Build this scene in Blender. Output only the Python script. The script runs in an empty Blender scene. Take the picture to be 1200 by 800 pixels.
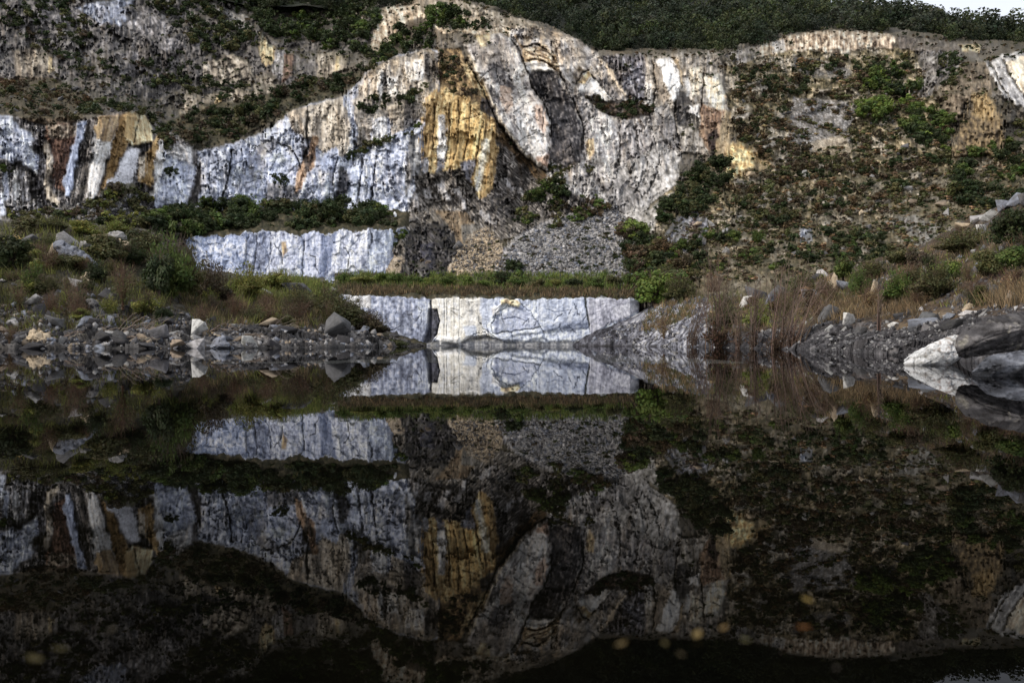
import bpy, bmesh, math, random
import numpy as np
from mathutils import Vector, Matrix, Euler

random.seed(7)
RNG = np.random.default_rng(11)
SC = bpy.context.scene
COL = SC.collection

# ---------------------------------------------------------------- view frame
F = 933.33          # focal length in photo pixels (28 mm on 36 mm, 1200 px wide)
HZ = 401.5          # photo row of the horizon
CH = 0.30           # camera height over the water


def W(px, py, Y):
    """point of the place seen at photo pixel (px, py), Y metres away"""
    return np.stack([(px - 600.0) / F * Y, Y + 0 * px, CH + (HZ - py) / F * Y], -1)


# ---------------------------------------------------------------- noise (numpy)
def _h(ix, iy, s):
    h = (ix.astype(np.int64) * 374761393 + iy.astype(np.int64) * 668265263 + int(s) * 974711) & 0xFFFFFFFF
    h = ((h ^ (h >> 13)) * 1274126177) & 0xFFFFFFFF
    h = ((h ^ (h >> 16)) * 2246822519) & 0xFFFFFFFF
    return (h ^ (h >> 15)) & 0xFFFFFF


def rnd(ix, iy, s):
    return _h(ix, iy, s) / float(0xFFFFFF)


def gn(x, y, s=0):
    x0 = np.floor(x); y0 = np.floor(y)
    fx = x - x0; fy = y - y0
    u = fx * fx * fx * (fx * (fx * 6 - 15) + 10)
    v = fy * fy * fy * (fy * (fy * 6 - 15) + 10)

    def g(i, j):
        a = rnd(x0 + i, y0 + j, s) * 6.2832
        return np.cos(a) * (fx - i) + np.sin(a) * (fy - j)
    a = g(0, 0); b = g(1, 0); c = g(0, 1); d = g(1, 1)
    return 1.5 * ((a + (b - a) * u) * (1 - v) + (c + (d - c) * u) * v)


def fbm(x, y, o=4, s=0, g=0.5):
    r = 0; a = 1.0; t = 0
    for i in range(o):
        r = r + a * gn(x * 2 ** i + 17.3 * i, y * 2 ** i + 9.1 * i, s + i * 31)
        t += a; a *= g
    return r / t * 1.35


def ridged(x, y, o=4, s=0):
    r = 0; a = 1.0; t = 0
    for i in range(o):
        r = r + a * (1 - 2 * np.abs(gn(x * 2 ** i + 5.7 * i, y * 2 ** i + 3.3 * i, s + 13 * i)))
        t += a; a *= 0.5
    return r / t


def worley(x, y, s=0):
    x0 = np.floor(x); y0 = np.floor(y)
    f1 = np.full(x.shape, 9.0); f2 = np.full(x.shape, 9.0)
    cid = np.zeros(x.shape); dx1 = np.zeros(x.shape); dy1 = np.zeros(x.shape)
    for i in (-1, 0, 1):
        for j in (-1, 0, 1):
            cx = x0 + i; cy = y0 + j
            ox = cx + 0.5 + 0.9 * (rnd(cx, cy, s) - 0.5)
            oy = cy + 0.5 + 0.9 * (rnd(cx, cy, s + 1) - 0.5)
            dx = x - ox; dy = y - oy
            d = np.sqrt(dx * dx + dy * dy)
            n = d < f1
            f2 = np.where(n, f1, np.minimum(f2, d))
            f1 = np.where(n, d, f1)
            cid = np.where(n, rnd(cx, cy, s + 2), cid)
            dx1 = np.where(n, dx, dx1); dy1 = np.where(n, dy, dy1)
    return f1, f2, cid, dx1, dy1


def facets(x, y, s=0):
    """broken rock: every cell a tilted plane; returns relief about -1..1, edge distance, cell tone"""
    f1, f2, c, dx, dy = worley(x, y, s)
    a = c * 6.2832 * 7
    return (c * 37.0 % 1.0) - 0.5 + 0.9 * (np.cos(a) * dx + np.sin(a) * dy), f2 - f1, (c * 91.7) % 1.0


def ss(a, b, x):
    t = np.clip((x - a) / (b - a), 0, 1)
    return t * t * (3 - 2 * t)


def lin(r, g, b, k=0.80, d=0.16):
    o = []; q = .3 * r + .59 * g + .11 * b; d = d + .10 * min(max((r - b) / 110.0, 0), 1) - .26 * min(max((b - r) / 20.0, 0), 1)
    r, g, b = r + (q - r) * d, g + (q - g) * d, b + (q - b) * d
    for v in (r, g, b):
        v = v / 255.0
        v = v / 12.92 if v <= 0.04045 else ((v + 0.055) / 1.055) ** 2.4
        o.append(min(v / k, 0.86))
    return np.array(o)


def pal(t, cols):
    t = np.clip(t, 0, 0.9999) * (len(cols) - 1)
    i = t.astype(int); f = (t - i)[..., None]
    c = np.array(cols)
    return c[i] * (1 - f) + c[i + 1] * f


def mixc(a, b, t):
    return a + (b - a) * t[..., None]


# ---------------------------------------------------------------- polygons
def sdist(poly, x, y):
    P = np.array(poly, float)
    d = np.full(x.shape, 1e9); ins = np.zeros(x.shape, bool)
    for i in range(len(P)):
        ax, ay = P[i]; bx, by = P[(i + 1) % len(P)]
        ex = bx - ax; ey = by - ay
        t = np.clip(((x - ax) * ex + (y - ay) * ey) / (ex * ex + ey * ey + 1e-9), 0, 1)
        d = np.minimum(d, (x - ax - t * ex) ** 2 + (y - ay - t * ey) ** 2)
        c = ((ay > y) != (by > y))
        ins ^= c & (x < ex * (y - ay) / (ey if abs(ey) > 1e-9 else 1e-9) + ax)
    d = np.sqrt(d)
    return np.where(ins, d, -d)


def ldist(line, x, y):
    d = np.full(x.shape, 1e9)
    for (ax, ay), (bx, by) in zip(line[:-1], line[1:]):
        ex = bx - ax; ey = by - ay
        t = np.clip(((x - ax) * ex + (y - ay) * ey) / (ex * ex + ey * ey + 1e-9), 0, 1)
        d = np.minimum(d, (x - ax - t * ex) ** 2 + (y - ay - t * ey) ** 2)
    return np.sqrt(d)


class Face:
    """a rock face under construction: surface colour and outward relief over its own survey grid (photo units)"""

    def __init__(s, x, y):
        s.x, s.y = x, y
        s.C = np.zeros((x.size, 3)); s.R = np.zeros(x.size); s.S = np.zeros(x.size); s.Q = np.ones(x.size); s.hs = 1.0
        s.wx = fbm(x / 9, y / 9, 3, 401) + .9 * gn(x / 2.2, y / 22, 407); s.wy = fbm(x / 9, y / 9, 3, 577)

    def sub(s, pts, pad):
        P = np.array(pts, float)
        return np.nonzero((s.x > P[:, 0].min() - pad) & (s.x < P[:, 0].max() + pad) & (s.y > P[:, 1].min() - pad) & (s.y < P[:, 1].max() + pad))[0]

    def paint(s, poly, f, a=1.0, fe=1.4, w=2.2, h=0.0, hf=2.2, soil=None, fl=None):
        k = s.sub(poly, 8)
        if not len(k): return
        d = sdist(poly, s.x[k] + w * s.wx[k], s.y[k] + w * s.wy[k])
        m = ss(-fe, fe, d)
        if f is not None:
            c = f(s.x[k], s.y[k]) if callable(f) else np.broadcast_to(f, (len(k), 3))
            s.C[k] = mixc(s.C[k], c, m * a)
        if h: s.R[k] += s.hs * h * ss(-hf, hf, d)
        fl = (.45 if h > 0 else 0) if fl is None else fl
        if fl: s.Q[k] = s.Q[k] * (1 - m) + (1 - fl) * m
        if soil is not None: s.S[k] = s.S[k] * (1 - m) + soil * m

    def crack(s, line, col=(0.035, 0.033, 0.032), wd=1.1, depth=0.8, a=0.85, w=1.5):
        k = s.sub(line, 8)
        if not len(k): return
        d = ldist(line, s.x[k] + w * s.wx[k], s.y[k] + w * s.wy[k])
        wv = wd * (0.7 + 0.6 * np.abs(gn(s.x[k] / 7, s.y[k] / 7, 88)))
        m = 1 - ss(wv * 0.4, wv * 1.5, d)
        s.C[k] = mixc(s.C[k], np.array(col), m * a); s.R[k] -= depth * m


def stone(cols, ang=0.0, sx=3.5, sy=45.0, spk=0.35, fine=0.25, cr=0.3, seed=0, gain=1.25, bias=0.0):
    """banded / weathered stone. ang: lean of the streaks in degrees from vertical (positive leans the foot to the right)"""
    ca, sa = math.cos(math.radians(ang)), math.sin(math.radians(ang))

    def f(x, y):
        u = x * ca - y * sa; v = x * sa + y * ca
        u = u + 1.2 * gn(v / 14, u / 14, seed + 5)
        t = 0.5 + bias + gain * (0.42 * fbm(u / sx, v / sy, 3, seed) + 0.28 * fbm(u / (sx * 3.2), v / (sy * 0.9), 2, seed + 3) + fine * fbm(x / 5.0, y / 5.0, 3, seed + 7))
        c = pal(t, cols)
        n = gn(x / 1.35, y / 1.9, seed + 11) + 0.55 * gn(x / 3.1, y / 4.4, seed + 12)
        c = c * (1 - .42 * spk * ss(0.15, 0.8, n))[..., None]
        c = c * (1 + 0.25 * spk * ss(0.2, 0.8, -n))[..., None]
        ln = gn(u / 1.25, v / (sy * .7), seed + 31)
        c = c * (1 - .20 * ss(.22, .5, ln) + .10 * ss(.25, .5, -ln))[..., None]
        f1, f2, cid, _, _ = worley(x / 7.0 + 0.4 * gn(x / 6, y / 6, 3), y / 11.0, seed + 21)
        e = 1 - ss(0.0, 0.11, f2 - f1)
        return c * (1 - .6 * cr * e)[..., None] * (0.90 + 0.2 * cid)[..., None]
    return f


def rubble(cols, size=3.2, dark=0.25, seed=0, flat=0.75):
    def f(x, y):
        f1, f2, c, _, _ = worley(x / size, y / (size * flat), seed)
        g1, g2, c2, _, _ = worley(x / (size * 0.45), y / (size * 0.36), seed + 5)
        t = 0.62 * c + 0.38 * c2 + 0.16 * fbm(x / 25, y / 25, 2, seed + 9)
        col = pal(t, cols)
        return col * (1 - (1 - dark) * (1 - ss(0.02, 0.28, f2 - f1)))[..., None]
    return f


# ---------------------------------------------------------------- mesh / object helpers
def mk_mesh(name, v, f, mat, cols=None, smooth=False):
    """v (N,3), f (M,k) int; cols (N,3) goes to the colour attribute Col"""
    v = np.ascontiguousarray(v, np.float32); f = np.ascontiguousarray(f, np.int32)
    me = bpy.data.meshes.new(name)
    k = f.shape[1]
    me.vertices.add(len(v)); me.vertices.foreach_set('co', v.ravel())
    me.loops.add(f.size); me.loops.foreach_set('vertex_index', f.ravel())
    me.polygons.add(len(f))
    me.polygons.foreach_set('loop_start', np.arange(0, f.size, k, dtype=np.int32))
    me.polygons.foreach_set('loop_total', np.full(len(f), k, np.int32))
    if smooth: me.polygons.foreach_set('use_smooth', np.ones(len(f), bool))
    me.update(calc_edges=True)
    if cols is not None:
        a = me.color_attributes.new('Col', 'FLOAT_COLOR', 'POINT')
        c = np.ones((len(v), 4), np.float32); c[:, :3] = cols
        a.data.foreach_set('color', c.ravel())
    if mat: me.materials.append(mat)
    return me


def link(name, me, parent=None):
    o = bpy.data.objects.new(name, me); COL.objects.link(o)
    if parent is not None: o.parent = parent
    return o


def tag(o, label, cat, group=None, kind=None):
    o['label'] = label; o['category'] = cat
    if group: o['group'] = group
    if kind: o['kind'] = kind
    return o


def empty(name, loc):
    o = bpy.data.objects.new(name, None); COL.objects.link(o); o.location = loc
    o.empty_display_size = 0.2
    return o


def grid_faces(nr, nc):
    i = np.arange(nr * nc).reshape(nr, nc)
    return np.stack([i[:-1, :-1], i[:-1, 1:], i[1:, 1:], i[1:, :-1]], -1).reshape(-1, 4)


# ---------------------------------------------------------------- materials
def nodes(name):
    m = bpy.data.materials.new(name); m.use_nodes = True
    nt = m.node_tree; nt.nodes.clear()
    return m, nt, nt.nodes.new, nt.links.new


def rock_mat(name, use_obj=False, scale=3.0, bump=0.25, rough=0.85, var=0.35):
    m, nt, N, L = nodes(name)
    out = N('ShaderNodeOutputMaterial'); b = N('ShaderNodeBsdfPrincipled')
    L(b.outputs[0], out.inputs[0])
    b.inputs['Roughness'].default_value = rough
    b.inputs['Specular IOR Level'].default_value = 0.25
    tc = N('ShaderNodeTexCoord')
    if use_obj:
        oi = N('ShaderNodeObjectInfo'); src = oi.outputs['Color']
        mp = N('ShaderNodeVectorMath'); mp.operation = 'ADD'
        cb = N('ShaderNodeCombineXYZ'); mu = N('ShaderNodeMath'); mu.operation = 'MULTIPLY'; mu.inputs[1].default_value = 57.0
        L(oi.outputs['Random'], mu.inputs[0]); L(mu.outputs[0], cb.inputs[0]); L(mu.outputs[0], cb.inputs[2])
        L(tc.outputs['Object'], mp.inputs[0]); L(cb.outputs[0], mp.inputs[1]); co = mp.outputs[0]
    else:
        at = N('ShaderNodeAttribute'); at.attribute_name = 'Col'; src = at.outputs['Color']; co = tc.outputs['Object']
    n1 = N('ShaderNodeTexNoise'); n1.inputs['Scale'].default_value = scale; n1.inputs['Detail'].default_value = 9; n1.inputs['Roughness'].default_value = 0.68
    L(co, n1.inputs['Vector'])
    mr = N('ShaderNodeMapRange'); mr.inputs[1].default_value = 0.3; mr.inputs[2].default_value = 0.7
    mr.inputs[3].default_value = 1 - var; mr.inputs[4].default_value = 1 + var
    L(n1.outputs['Fac'], mr.inputs[0])
    vm = N('ShaderNodeVectorMath'); vm.operation = 'SCALE'
    L(src, vm.inputs[0]); L(mr.outputs[0], vm.inputs['Scale'])
    base = vm.outputs[0]
    if use_obj:                                   # darker mineral veins and lichen blotches
        n2 = N('ShaderNodeTexNoise'); n2.inputs['Scale'].default_value = scale * 0.5; n2.inputs['Detail'].default_value = 6
        n2.inputs['Distortion'].default_value = 1.2
        L(co, n2.inputs['Vector'])
        r2 = N('ShaderNodeMapRange'); r2.inputs[1].default_value = 0.5; r2.inputs[2].default_value = 0.66; r2.inputs[3].default_value = 0; r2.inputs[4].default_value = 0.6
        L(n2.outputs['Fac'], r2.inputs[0])
        mx = N('ShaderNodeMix'); mx.data_type = 'RGBA'
        L(r2.outputs[0], mx.inputs['Factor']); L(base, mx.inputs['A']); mx.inputs['B'].default_value = (0.07, 0.066, 0.06, 1)
        base = mx.outputs['Result']
    L(base, b.inputs['Base Color'])
    bp = N('ShaderNodeBump'); bp.inputs['Strength'].default_value = bump; bp.inputs['Distance'].default_value = 0.3 if not use_obj else 0.1
    n3 = N('ShaderNodeTexNoise'); n3.inputs['Scale'].default_value = scale * 2.2; n3.inputs['Detail'].default_value = 8; n3.inputs['Roughness'].default_value = 0.7
    L(co, n3.inputs['Vector']); L(n3.outputs['Fac'], bp.inputs['Height']); L(bp.outputs[0], b.inputs['Normal'])
    return m


def leaf_mat(name, trans=0.25):
    m, nt, N, L = nodes(name)
    out = N('ShaderNodeOutputMaterial'); b = N('ShaderNodeBsdfPrincipled'); t = N('ShaderNodeBsdfTranslucent'); mx = N('ShaderNodeMixShader')
    oi = N('ShaderNodeObjectInfo'); at = N('ShaderNodeAttribute'); at.attribute_name = 'Col'
    mu = N('ShaderNodeVectorMath'); mu.operation = 'MULTIPLY'
    L(oi.outputs['Color'], mu.inputs[0]); L(at.outputs['Color'], mu.inputs[1])
    L(mu.outputs[0], b.inputs['Base Color']); L(mu.outputs[0], t.inputs['Color'])
    b.inputs['Roughness'].default_value = 0.6; b.inputs['Specular IOR Level'].default_value = 0.2
    mx.inputs[0].default_value = trans
    L(b.outputs[0], mx.inputs[1]); L(t.outputs[0], mx.inputs[2]); L(mx.outputs[0], out.inputs[0])
    return m


def plain_mat(name, c1, c2, scale=8, rough=0.85):
    m, nt, N, L = nodes(name)
    out = N('ShaderNodeOutputMaterial'); b = N('ShaderNodeBsdfPrincipled'); L(b.outputs[0], out.inputs[0])
    tc = N('ShaderNodeTexCoord'); n = N('ShaderNodeTexNoise'); n.inputs['Scale'].default_value = scale; n.inputs['Detail'].default_value = 7
    L(tc.outputs['Object'], n.inputs['Vector'])
    r = N('ShaderNodeValToRGB'); r.color_ramp.elements[0].position = 0.35; r.color_ramp.elements[1].position = 0.65
    r.color_ramp.elements[0].color = (*c1, 1); r.color_ramp.elements[1].color = (*c2, 1)
    L(n.outputs['Fac'], r.inputs[0]); L(r.outputs[0], b.inputs['Base Color'])
    b.inputs['Roughness'].default_value = rough; b.inputs['Specular IOR Level'].default_value = 0.25
    return m


M_CLIFF = rock_mat('weathered marble', scale=3.6, bump=0.2, var=0.2)
M_BANK = rock_mat('broken slate ground', scale=5.0, bump=0.5, var=0.35)
M_STONE = rock_mat('loose stone', use_obj=True, scale=3.5, bump=0.6, var=0.4)
M_LEAF = leaf_mat('foliage')
M_BARK = plain_mat('bark', (0.05, 0.035, 0.025), (0.11, 0.085, 0.06), 6)

# ================================================================ THE QUARRY CLIFF
# survey columns: photo column -> (photo row, distance in metres) from foot to rim
CL = {
    -170: [(345, 70), (290, 80), (262, 88), (250, 92), (225, 94), (140, 98), (130, 102), (95, 120), (20, 126), (-75, 137)],
    0: [(345, 72), (290, 82), (262, 90), (250, 92), (225, 94), (138, 97), (128, 102), (95, 117), (60, 121), (20, 125), (-75, 137)],
    120: [(345, 74), (300, 83), (262, 91), (240, 94), (200, 96), (137, 98), (130, 103), (115, 111), (90, 118), (50, 123), (-75, 139)],
    190: [(345, 78), (300, 88), (262, 95), (248, 101), (200, 103), (165, 105), (150, 110), (120, 117), (90, 121), (40, 126), (-75, 143)],
    250: [(345, 86), (322, 96), (268, 98.5), (246, 104), (180, 106.5), (166, 108), (140, 115), (112, 119), (85, 123), (35, 128), (10, 133), (-75, 150)],
    350: [(345, 86), (322, 97), (268, 98.5), (244, 104), (135, 108), (122, 111), (98, 119), (78, 122), (50, 126), (20, 135), (5, 139), (-75, 156)],
    470: [(345, 86), (328, 90.5), (318, 92), (300, 94.4), (285, 96.6), (266, 99.5), (245, 103.2), (235, 104), (150, 107), (110, 109.2), (72, 111.5), (58, 116), (38, 120), (12, 124), (-6, 135), (-75, 156)],
    440: [(345, 86), (322, 96), (268, 98), (245, 103), (235, 104), (150, 107), (110, 109.5), (75, 111.5), (60, 117), (40, 121), (12, 126), (-5, 140), (-75, 158)],
    515: [(345, 86), (325, 92), (262, 101), (240, 104.5), (205, 106.5), (110, 109.5), (75, 112), (52, 115), (28, 118), (6, 121), (-8, 126), (-75, 152)],
    575: [(345, 86), (326, 92), (285, 99), (258, 105), (225, 107.5), (130, 110.5), (60, 112.5), (28, 117), (10, 119.5), (2, 125), (-75, 155)],
    615: [(345, 86), (326, 92), (285, 99), (250, 107.5), (205, 112.5), (150, 112), (70, 113.5), (30, 117), (20, 123), (-60, 150)],
    660: [(345, 86), (328, 92), (285, 99), (255, 105), (200, 110), (150, 111.5), (70, 114), (48, 116), (38, 122), (-60, 152)],
    710: [(345, 85), (328, 92), (285, 99), (250, 105), (200, 110), (140, 113), (118, 116), (66, 118), (58, 124), (-60, 154)],
    790: [(345, 82), (322, 90), (290, 95), (260, 99), (200, 107), (150, 112), (100, 114.5), (66, 117), (58, 123), (-60, 154)],
    855: [(352, 74), (322, 84), (290, 91), (250, 99), (210, 106), (150, 113.5), (100, 118), (65, 122), (56, 127), (-60, 156)],
    950: [(358, 66), (330, 76), (300, 87), (270, 95), (240, 102), (200, 110), (150, 118), (110, 123), (66, 127), (40, 128.5), (32, 134), (-60, 158)],
    1050: [(358, 60), (310, 80), (288, 88), (260, 95), (200, 109), (150, 117), (100, 124), (62, 129), (42, 130.5), (35, 136), (-60, 160)],
    1150: [(355, 58), (290, 80), (250, 92), (230, 99), (200, 107), (180, 110.5), (112, 113.5), (72, 121), (54, 129), (46, 136), (-60, 160)],
    1200: [(355, 60), (280, 82), (240, 94), (200, 106), (165, 111), (120, 114), (64, 120), (58, 130), (50, 137), (-60, 161)],
    1380: [(350, 62), (270, 85), (230, 95), (190, 106), (110, 117), (80, 122), (72, 132), (62, 139), (-60, 163)],
}
ST = 1.1
gx = np.arange(-165, 1370, ST); gy = np.arange(378, -74, -ST)
_cx = np.array(sorted(CL)); _tab = []
for k in _cx:
    a = np.array(CL[k], float)[::-1]
    _tab.append(np.interp(gy, a[:, 0], a[:, 1]))
_tab = np.array(_tab)
D = np.empty((len(gy), len(gx)))
_ix = np.clip(np.searchsorted(_cx, gx) - 1, 0, len(_cx) - 2)
_t = (gx - _cx[_ix]) / (_cx[_ix + 1] - _cx[_ix]); _t = _t * _t * (3 - 2 * _t) * 0.5 + 0.5 * _t
D = _tab[_ix].T * (1 - _t) + _tab[_ix + 1].T * _t
PX, PY = np.meshgrid(gx, gy)
x, y = PX.ravel(), PY.ravel()
fc = Face(x, y); fc.hs = .42

# ---- rock palettes (tones as read off the photo, linearised and scaled)
GREYDK = [lin(36, 35, 37), lin(62, 59, 60), lin(90, 86, 85), lin(124, 119, 116)]
GREYMID = [lin(62, 60, 62), lin(104, 100, 100), lin(150, 145, 145), lin(180, 176, 178)]
BLUEW = [lin(70, 72, 80), lin(130, 135, 149), lin(170, 175, 190), lin(210, 213, 222)]  # blue-grey to pale tones, mostly on the lower left faces
WHITE = [lin(150, 148, 148), lin(205, 200, 194), lin(228, 224, 216), lin(240, 236, 228)]
SPECK = [lin(74, 70, 74), lin(140, 134, 132), lin(188, 182, 178), lin(220, 214, 208)]
BEIGE = [lin(70, 62, 54), lin(130, 118, 102), lin(178, 165, 146), lin(212, 200, 182)]
CREAM = [lin(120, 98, 66), lin(196, 168, 118), lin(228, 206, 158), lin(240, 224, 188)]
GOLD = [lin(84, 62, 34), lin(152, 118, 66), lin(198, 160, 98), lin(228, 198, 138)]
GOLD2 = [lin(120, 90, 46), lin(194, 154, 86), lin(222, 184, 110), lin(234, 206, 144)]
OCHRE = [lin(58, 42, 24), lin(108, 80, 42), lin(150, 114, 62), lin(176, 144, 90)]
RUST = [lin(44, 32, 28), lin(76, 52, 42), lin(104, 72, 56), lin(134, 104, 86)]
BLACK = [lin(20, 19, 22), lin(34, 33, 36), lin(52, 50, 54), lin(92, 90, 94)]
DARKSP = [lin(22, 21, 25), lin(38, 37, 41), lin(56, 54, 58), lin(124, 119, 119)]
SOIL = [lin(24, 24, 15), lin(42, 41, 25), lin(62, 56, 38), lin(92, 82, 60)]
SOILR = [lin(34, 27, 19), lin(60, 46, 30), lin(82, 64, 44), lin(104, 90, 70)]
SLATE = [lin(40, 38, 38), lin(64, 61, 60), lin(98, 94, 92), lin(150, 145, 140)]

# ---- ground tone everywhere first: broken grey rock with soil
base = pal(0.5 + 0.55 * fbm(x / 26, y / 20, 4, 61), [lin(36, 32, 24), lin(70, 63, 52), lin(98, 92, 84), lin(126, 120, 114)])
fc.C[:] = base
fc.S[:] = 0.35
P = fc.paint; CK = fc.crack

# upper left: grey broken faces
P([(-170, -80), (470, -80), (440, 62), (330, 110), (250, 120), (190, 150), (120, 130), (-170, 132)], stone(GREYDK, 4, 5, 28, .5, .5, .5, 3), .8, soil=.5)
P([(-170, -80), (215, -80), (215, 55), (235, 95), (180, 120), (60, 95), (-170, 100)], stone(GREYDK, -6, 6, 30, .55, .6, .5, 14, bias=.1), .9, soil=.2)
P([(88, 10), (108, 3), (158, -2), (154, 18), (142, 31), (126, 26), (118, 30), (104, 18)], stone(BLUEW, 8, 4, 24, .35, .4, .4, 4, bias=-.1), .75, h=1.2)
P([(145, 8), (178, 8), (198, 22), (206, 42), (218, 56), (192, 60), (170, 46), (150, 30)], stone(GREYMID, 25, 4, 14, .6, .5, .4, 6, bias=-.18), .85, h=1.0)
P([(36, 15), (58, 12), (94, 12), (98, 26), (80, 30), (50, 26), (34, 30)], stone(GREYMID, 10, 4, 14, .5, .5, .5, 7, bias=-.2), .8, h=.8)
P([(113, 36), (136, 38), (134, 72), (122, 78), (114, 66)], stone(GREYDK, 0, 2.5, 50, .3, .2, .2, 8, bias=.12), .9, h=.6)
P([(16, 60), (46, 52), (62, 62), (64, 88), (40, 92), (18, 90)], stone(BEIGE, 4, 3, 26, .45, .4, .4, 9, bias=-.25), .8, h=.8)
P([(56, 68), (61, 67), (63, 84), (58, 86)], stone(CREAM, 0, 2, 30, .2, .2, .2, 9, bias=-.1), .75)
P([(38, 66), (43, 62), (41, 88), (36, 90)], stone(BEIGE, 0, 2, 30, .2, .2, .2, 9, bias=.1), .8)
P([(132, 62), (160, 58), (168, 72), (150, 88), (134, 86)], stone(GREYMID, 0, 4, 20, .5, .5, .4, 10, bias=-.25), .8, h=.9)
P([(222, 44), (238, 42), (240, 58), (226, 62)], stone(GREYMID, 0, 3, 20, .4, .4, .3, 11, bias=-.05), .8, h=.8)
P([(248, 4), (262, 10), (290, 20), (296, 34), (276, 34), (258, 18)], stone(WHITE, 30, 3, 9, .5, .5, .5, 12, bias=-.35), .65)
P([(240, 74), (272, 63), (294, 74), (298, 91), (280, 95), (266, 104), (238, 102)], stone(BEIGE, 20, 4, 18, .4, .45, .35, 13, bias=-.12), .85, h=1.6)
P([(238, 112), (275, 105), (292, 95), (293, 110), (276, 126), (252, 136), (212, 142), (210, 124)], stone(BEIGE, 6, 3, 30, .4, .4, .35, 14, bias=-.1), .85, h=1.2)
P([(254, 112), (260, 110), (258, 130), (253, 133)], stone(GOLD, 6, 2, 30, .2, .2, .2, 15, bias=.2), .7)
P([(218, 104), (234, 104), (232, 140), (222, 142), (216, 124)], stone(BEIGE, 8, 2.5, 30, .3, .3, .3, 16, bias=-.02), .8, h=.8)
P([(304, 40), (307, 36), (312, 50), (324, 56), (321, 76), (311, 78), (304, 66)], stone(CREAM, -6, 2.5, 40, .3, .25, .3, 17, bias=-.15), .85, h=1.0)
P([(323, 58), (335, 58), (333, 92), (326, 96), (319, 86)], stone([lin(60, 58, 60), lin(120, 116, 116), lin(196, 192, 190)], 0, 1.8, 30, .4, .3, .3, 18), .9, h=1.2)
P([(334, 63), (344, 64), (342, 88), (330, 97)], stone(RUST, 2, 2.2, 40, .3, .2, .2, 19, bias=.35), .85, h=.9)
P([(346, 65), (372, 63), (370, 83), (346, 88)], stone(GREYDK, 0, 3, 20, .4, .4, .4, 20, bias=.15), .9, h=.8)
P([(371, 64), (392, 60), (409, 65), (407, 81), (387, 88), (370, 94)], stone(BEIGE, 0, 3, 26, .35, .35, .35, 21, bias=-.08), .85, h=1.2)
P([(393, 66), (398, 65), (397, 82), (392, 84)], stone(CREAM, 0, 2, 30, .2, .2, .2, 22, bias=-.05), .8)
P([(280, 98), (316, 80), (330, 98), (316, 112), (290, 118)], stone(BEIGE, 10, 4, 20, .5, .5, .4, 23, bias=-.2), .6)
P([(350, 12), (440, 4), (444, 14), (420, 24), (370, 22)], stone(BEIGE, 0, 3, 12, .5, .5, .5, 24, bias=-.2), .7)
P([(-20, 92), (62, 90), (78, 100), (114, 122), (92, 142), (50, 146), (18, 146), (-20, 132)], stone(SOILR, 50, 6, 16, .5, .5, .2, 25, bias=.05), .85, soil=.8)
# diagonal ledge belt
P([(180, 150), (240, 122), (300, 116), (360, 94), (420, 84), (430, 96), (370, 120), (320, 142), (270, 165), (210, 182), (190, 170)], stone(SOIL, 60, 6, 16, .5, .5, .2, 26, bias=.08), .9, soil=1)

# lower left colour bands
LB = [lin(56, 54, 58), lin(108, 104, 106), lin(160, 158, 164)]
P([(-170, 130), (12, 135), (60, 150), (100, 140), (150, 128), (180, 140), (200, 148), (232, 180), (246, 175), (240, 250), (60, 262), (-170, 262)], stone(GREYMID, 4, 3.5, 40, .45, .4, .3, 27, bias=-.22), .95, soil=.1)
P([(-170, 140), (0, 134), (13, 136), (22, 149), (38, 157), (39, 176), (46, 181), (45, 206), (37, 200), (26, 190), (10, 191), (-40, 184), (-170, 190)], stone(BLUEW, 3, 5, 40, .3, .4, .35, 28, bias=.2), .95, h=1.8)
P([(-170, 190), (0, 184), (20, 194), (46, 206), (49, 240), (40, 257), (-170, 260)], stone([lin(30, 29, 30), lin(62, 58, 56), lin(150, 146, 146), lin(196, 194, 198)], 2, 2.4, 70, .35, .2, .2, 29, 1.6, -.05), .95)
P([(3, 202), (10, 200), (12, 232), (5, 236)], stone(BLUEW, 2, 3, 40, .3, .2, .2, 28, bias=.2), .9, h=.6)
P([(15, 200), (21, 200), (22, 232), (16, 240)], stone(WHITE, 2, 3, 40, .3, .2, .2, 28, bias=-.1), .9, h=.6)
P([(-4, 226), (4, 226), (5, 252), (-4, 256)], stone(BLUEW, 2, 3, 40, .3, .2, .2, 28, bias=.2), .9, h=.6)
P([(37, 154), (52, 154), (60, 180), (60, 212), (52, 238), (42, 226), (46, 184), (40, 178)], stone([lin(34, 32, 34), lin(66, 62, 64), lin(136, 132, 134), lin(160, 156, 160)], -4, 1.6, 50, .3, .15, .2, 30, 1.7, -.08), .95)
P([(50, 172), (54, 166), (61, 180), (62, 194), (58, 212), (64, 228), (71, 236), (68, 241), (55, 234), (51, 218), (55, 194)], stone(BEIGE, 2, 2, 40, .3, .3, .3, 31, bias=.18), .95, h=1.0)
P([(54, 148), (70, 144), (89, 146), (90, 158), (82, 176), (76, 204), (75, 226), (66, 222), (62, 208), (64, 190), (60, 174), (53, 162)], stone(RUST, -10, 2.6, 30, .35, .35, .3, 32), .97, h=.3)
P([(54, 147), (89, 145), (89, 160), (70, 163), (58, 162)], stone(BEIGE, -6, 2.2, 18, .4, .3, .3, 33, bias=-.15), .7)
P([(91, 145), (102, 141), (100, 156), (94, 170), (89, 194), (86, 212), (83, 231), (77, 231), (74, 214), (80, 190), (86, 166)], stone([lin(92, 98, 112), lin(150, 158, 178), lin(186, 194, 214)], -12, 3, 60, .25, .25, .25, 34), .97, h=1.5, fl=.85)
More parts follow.
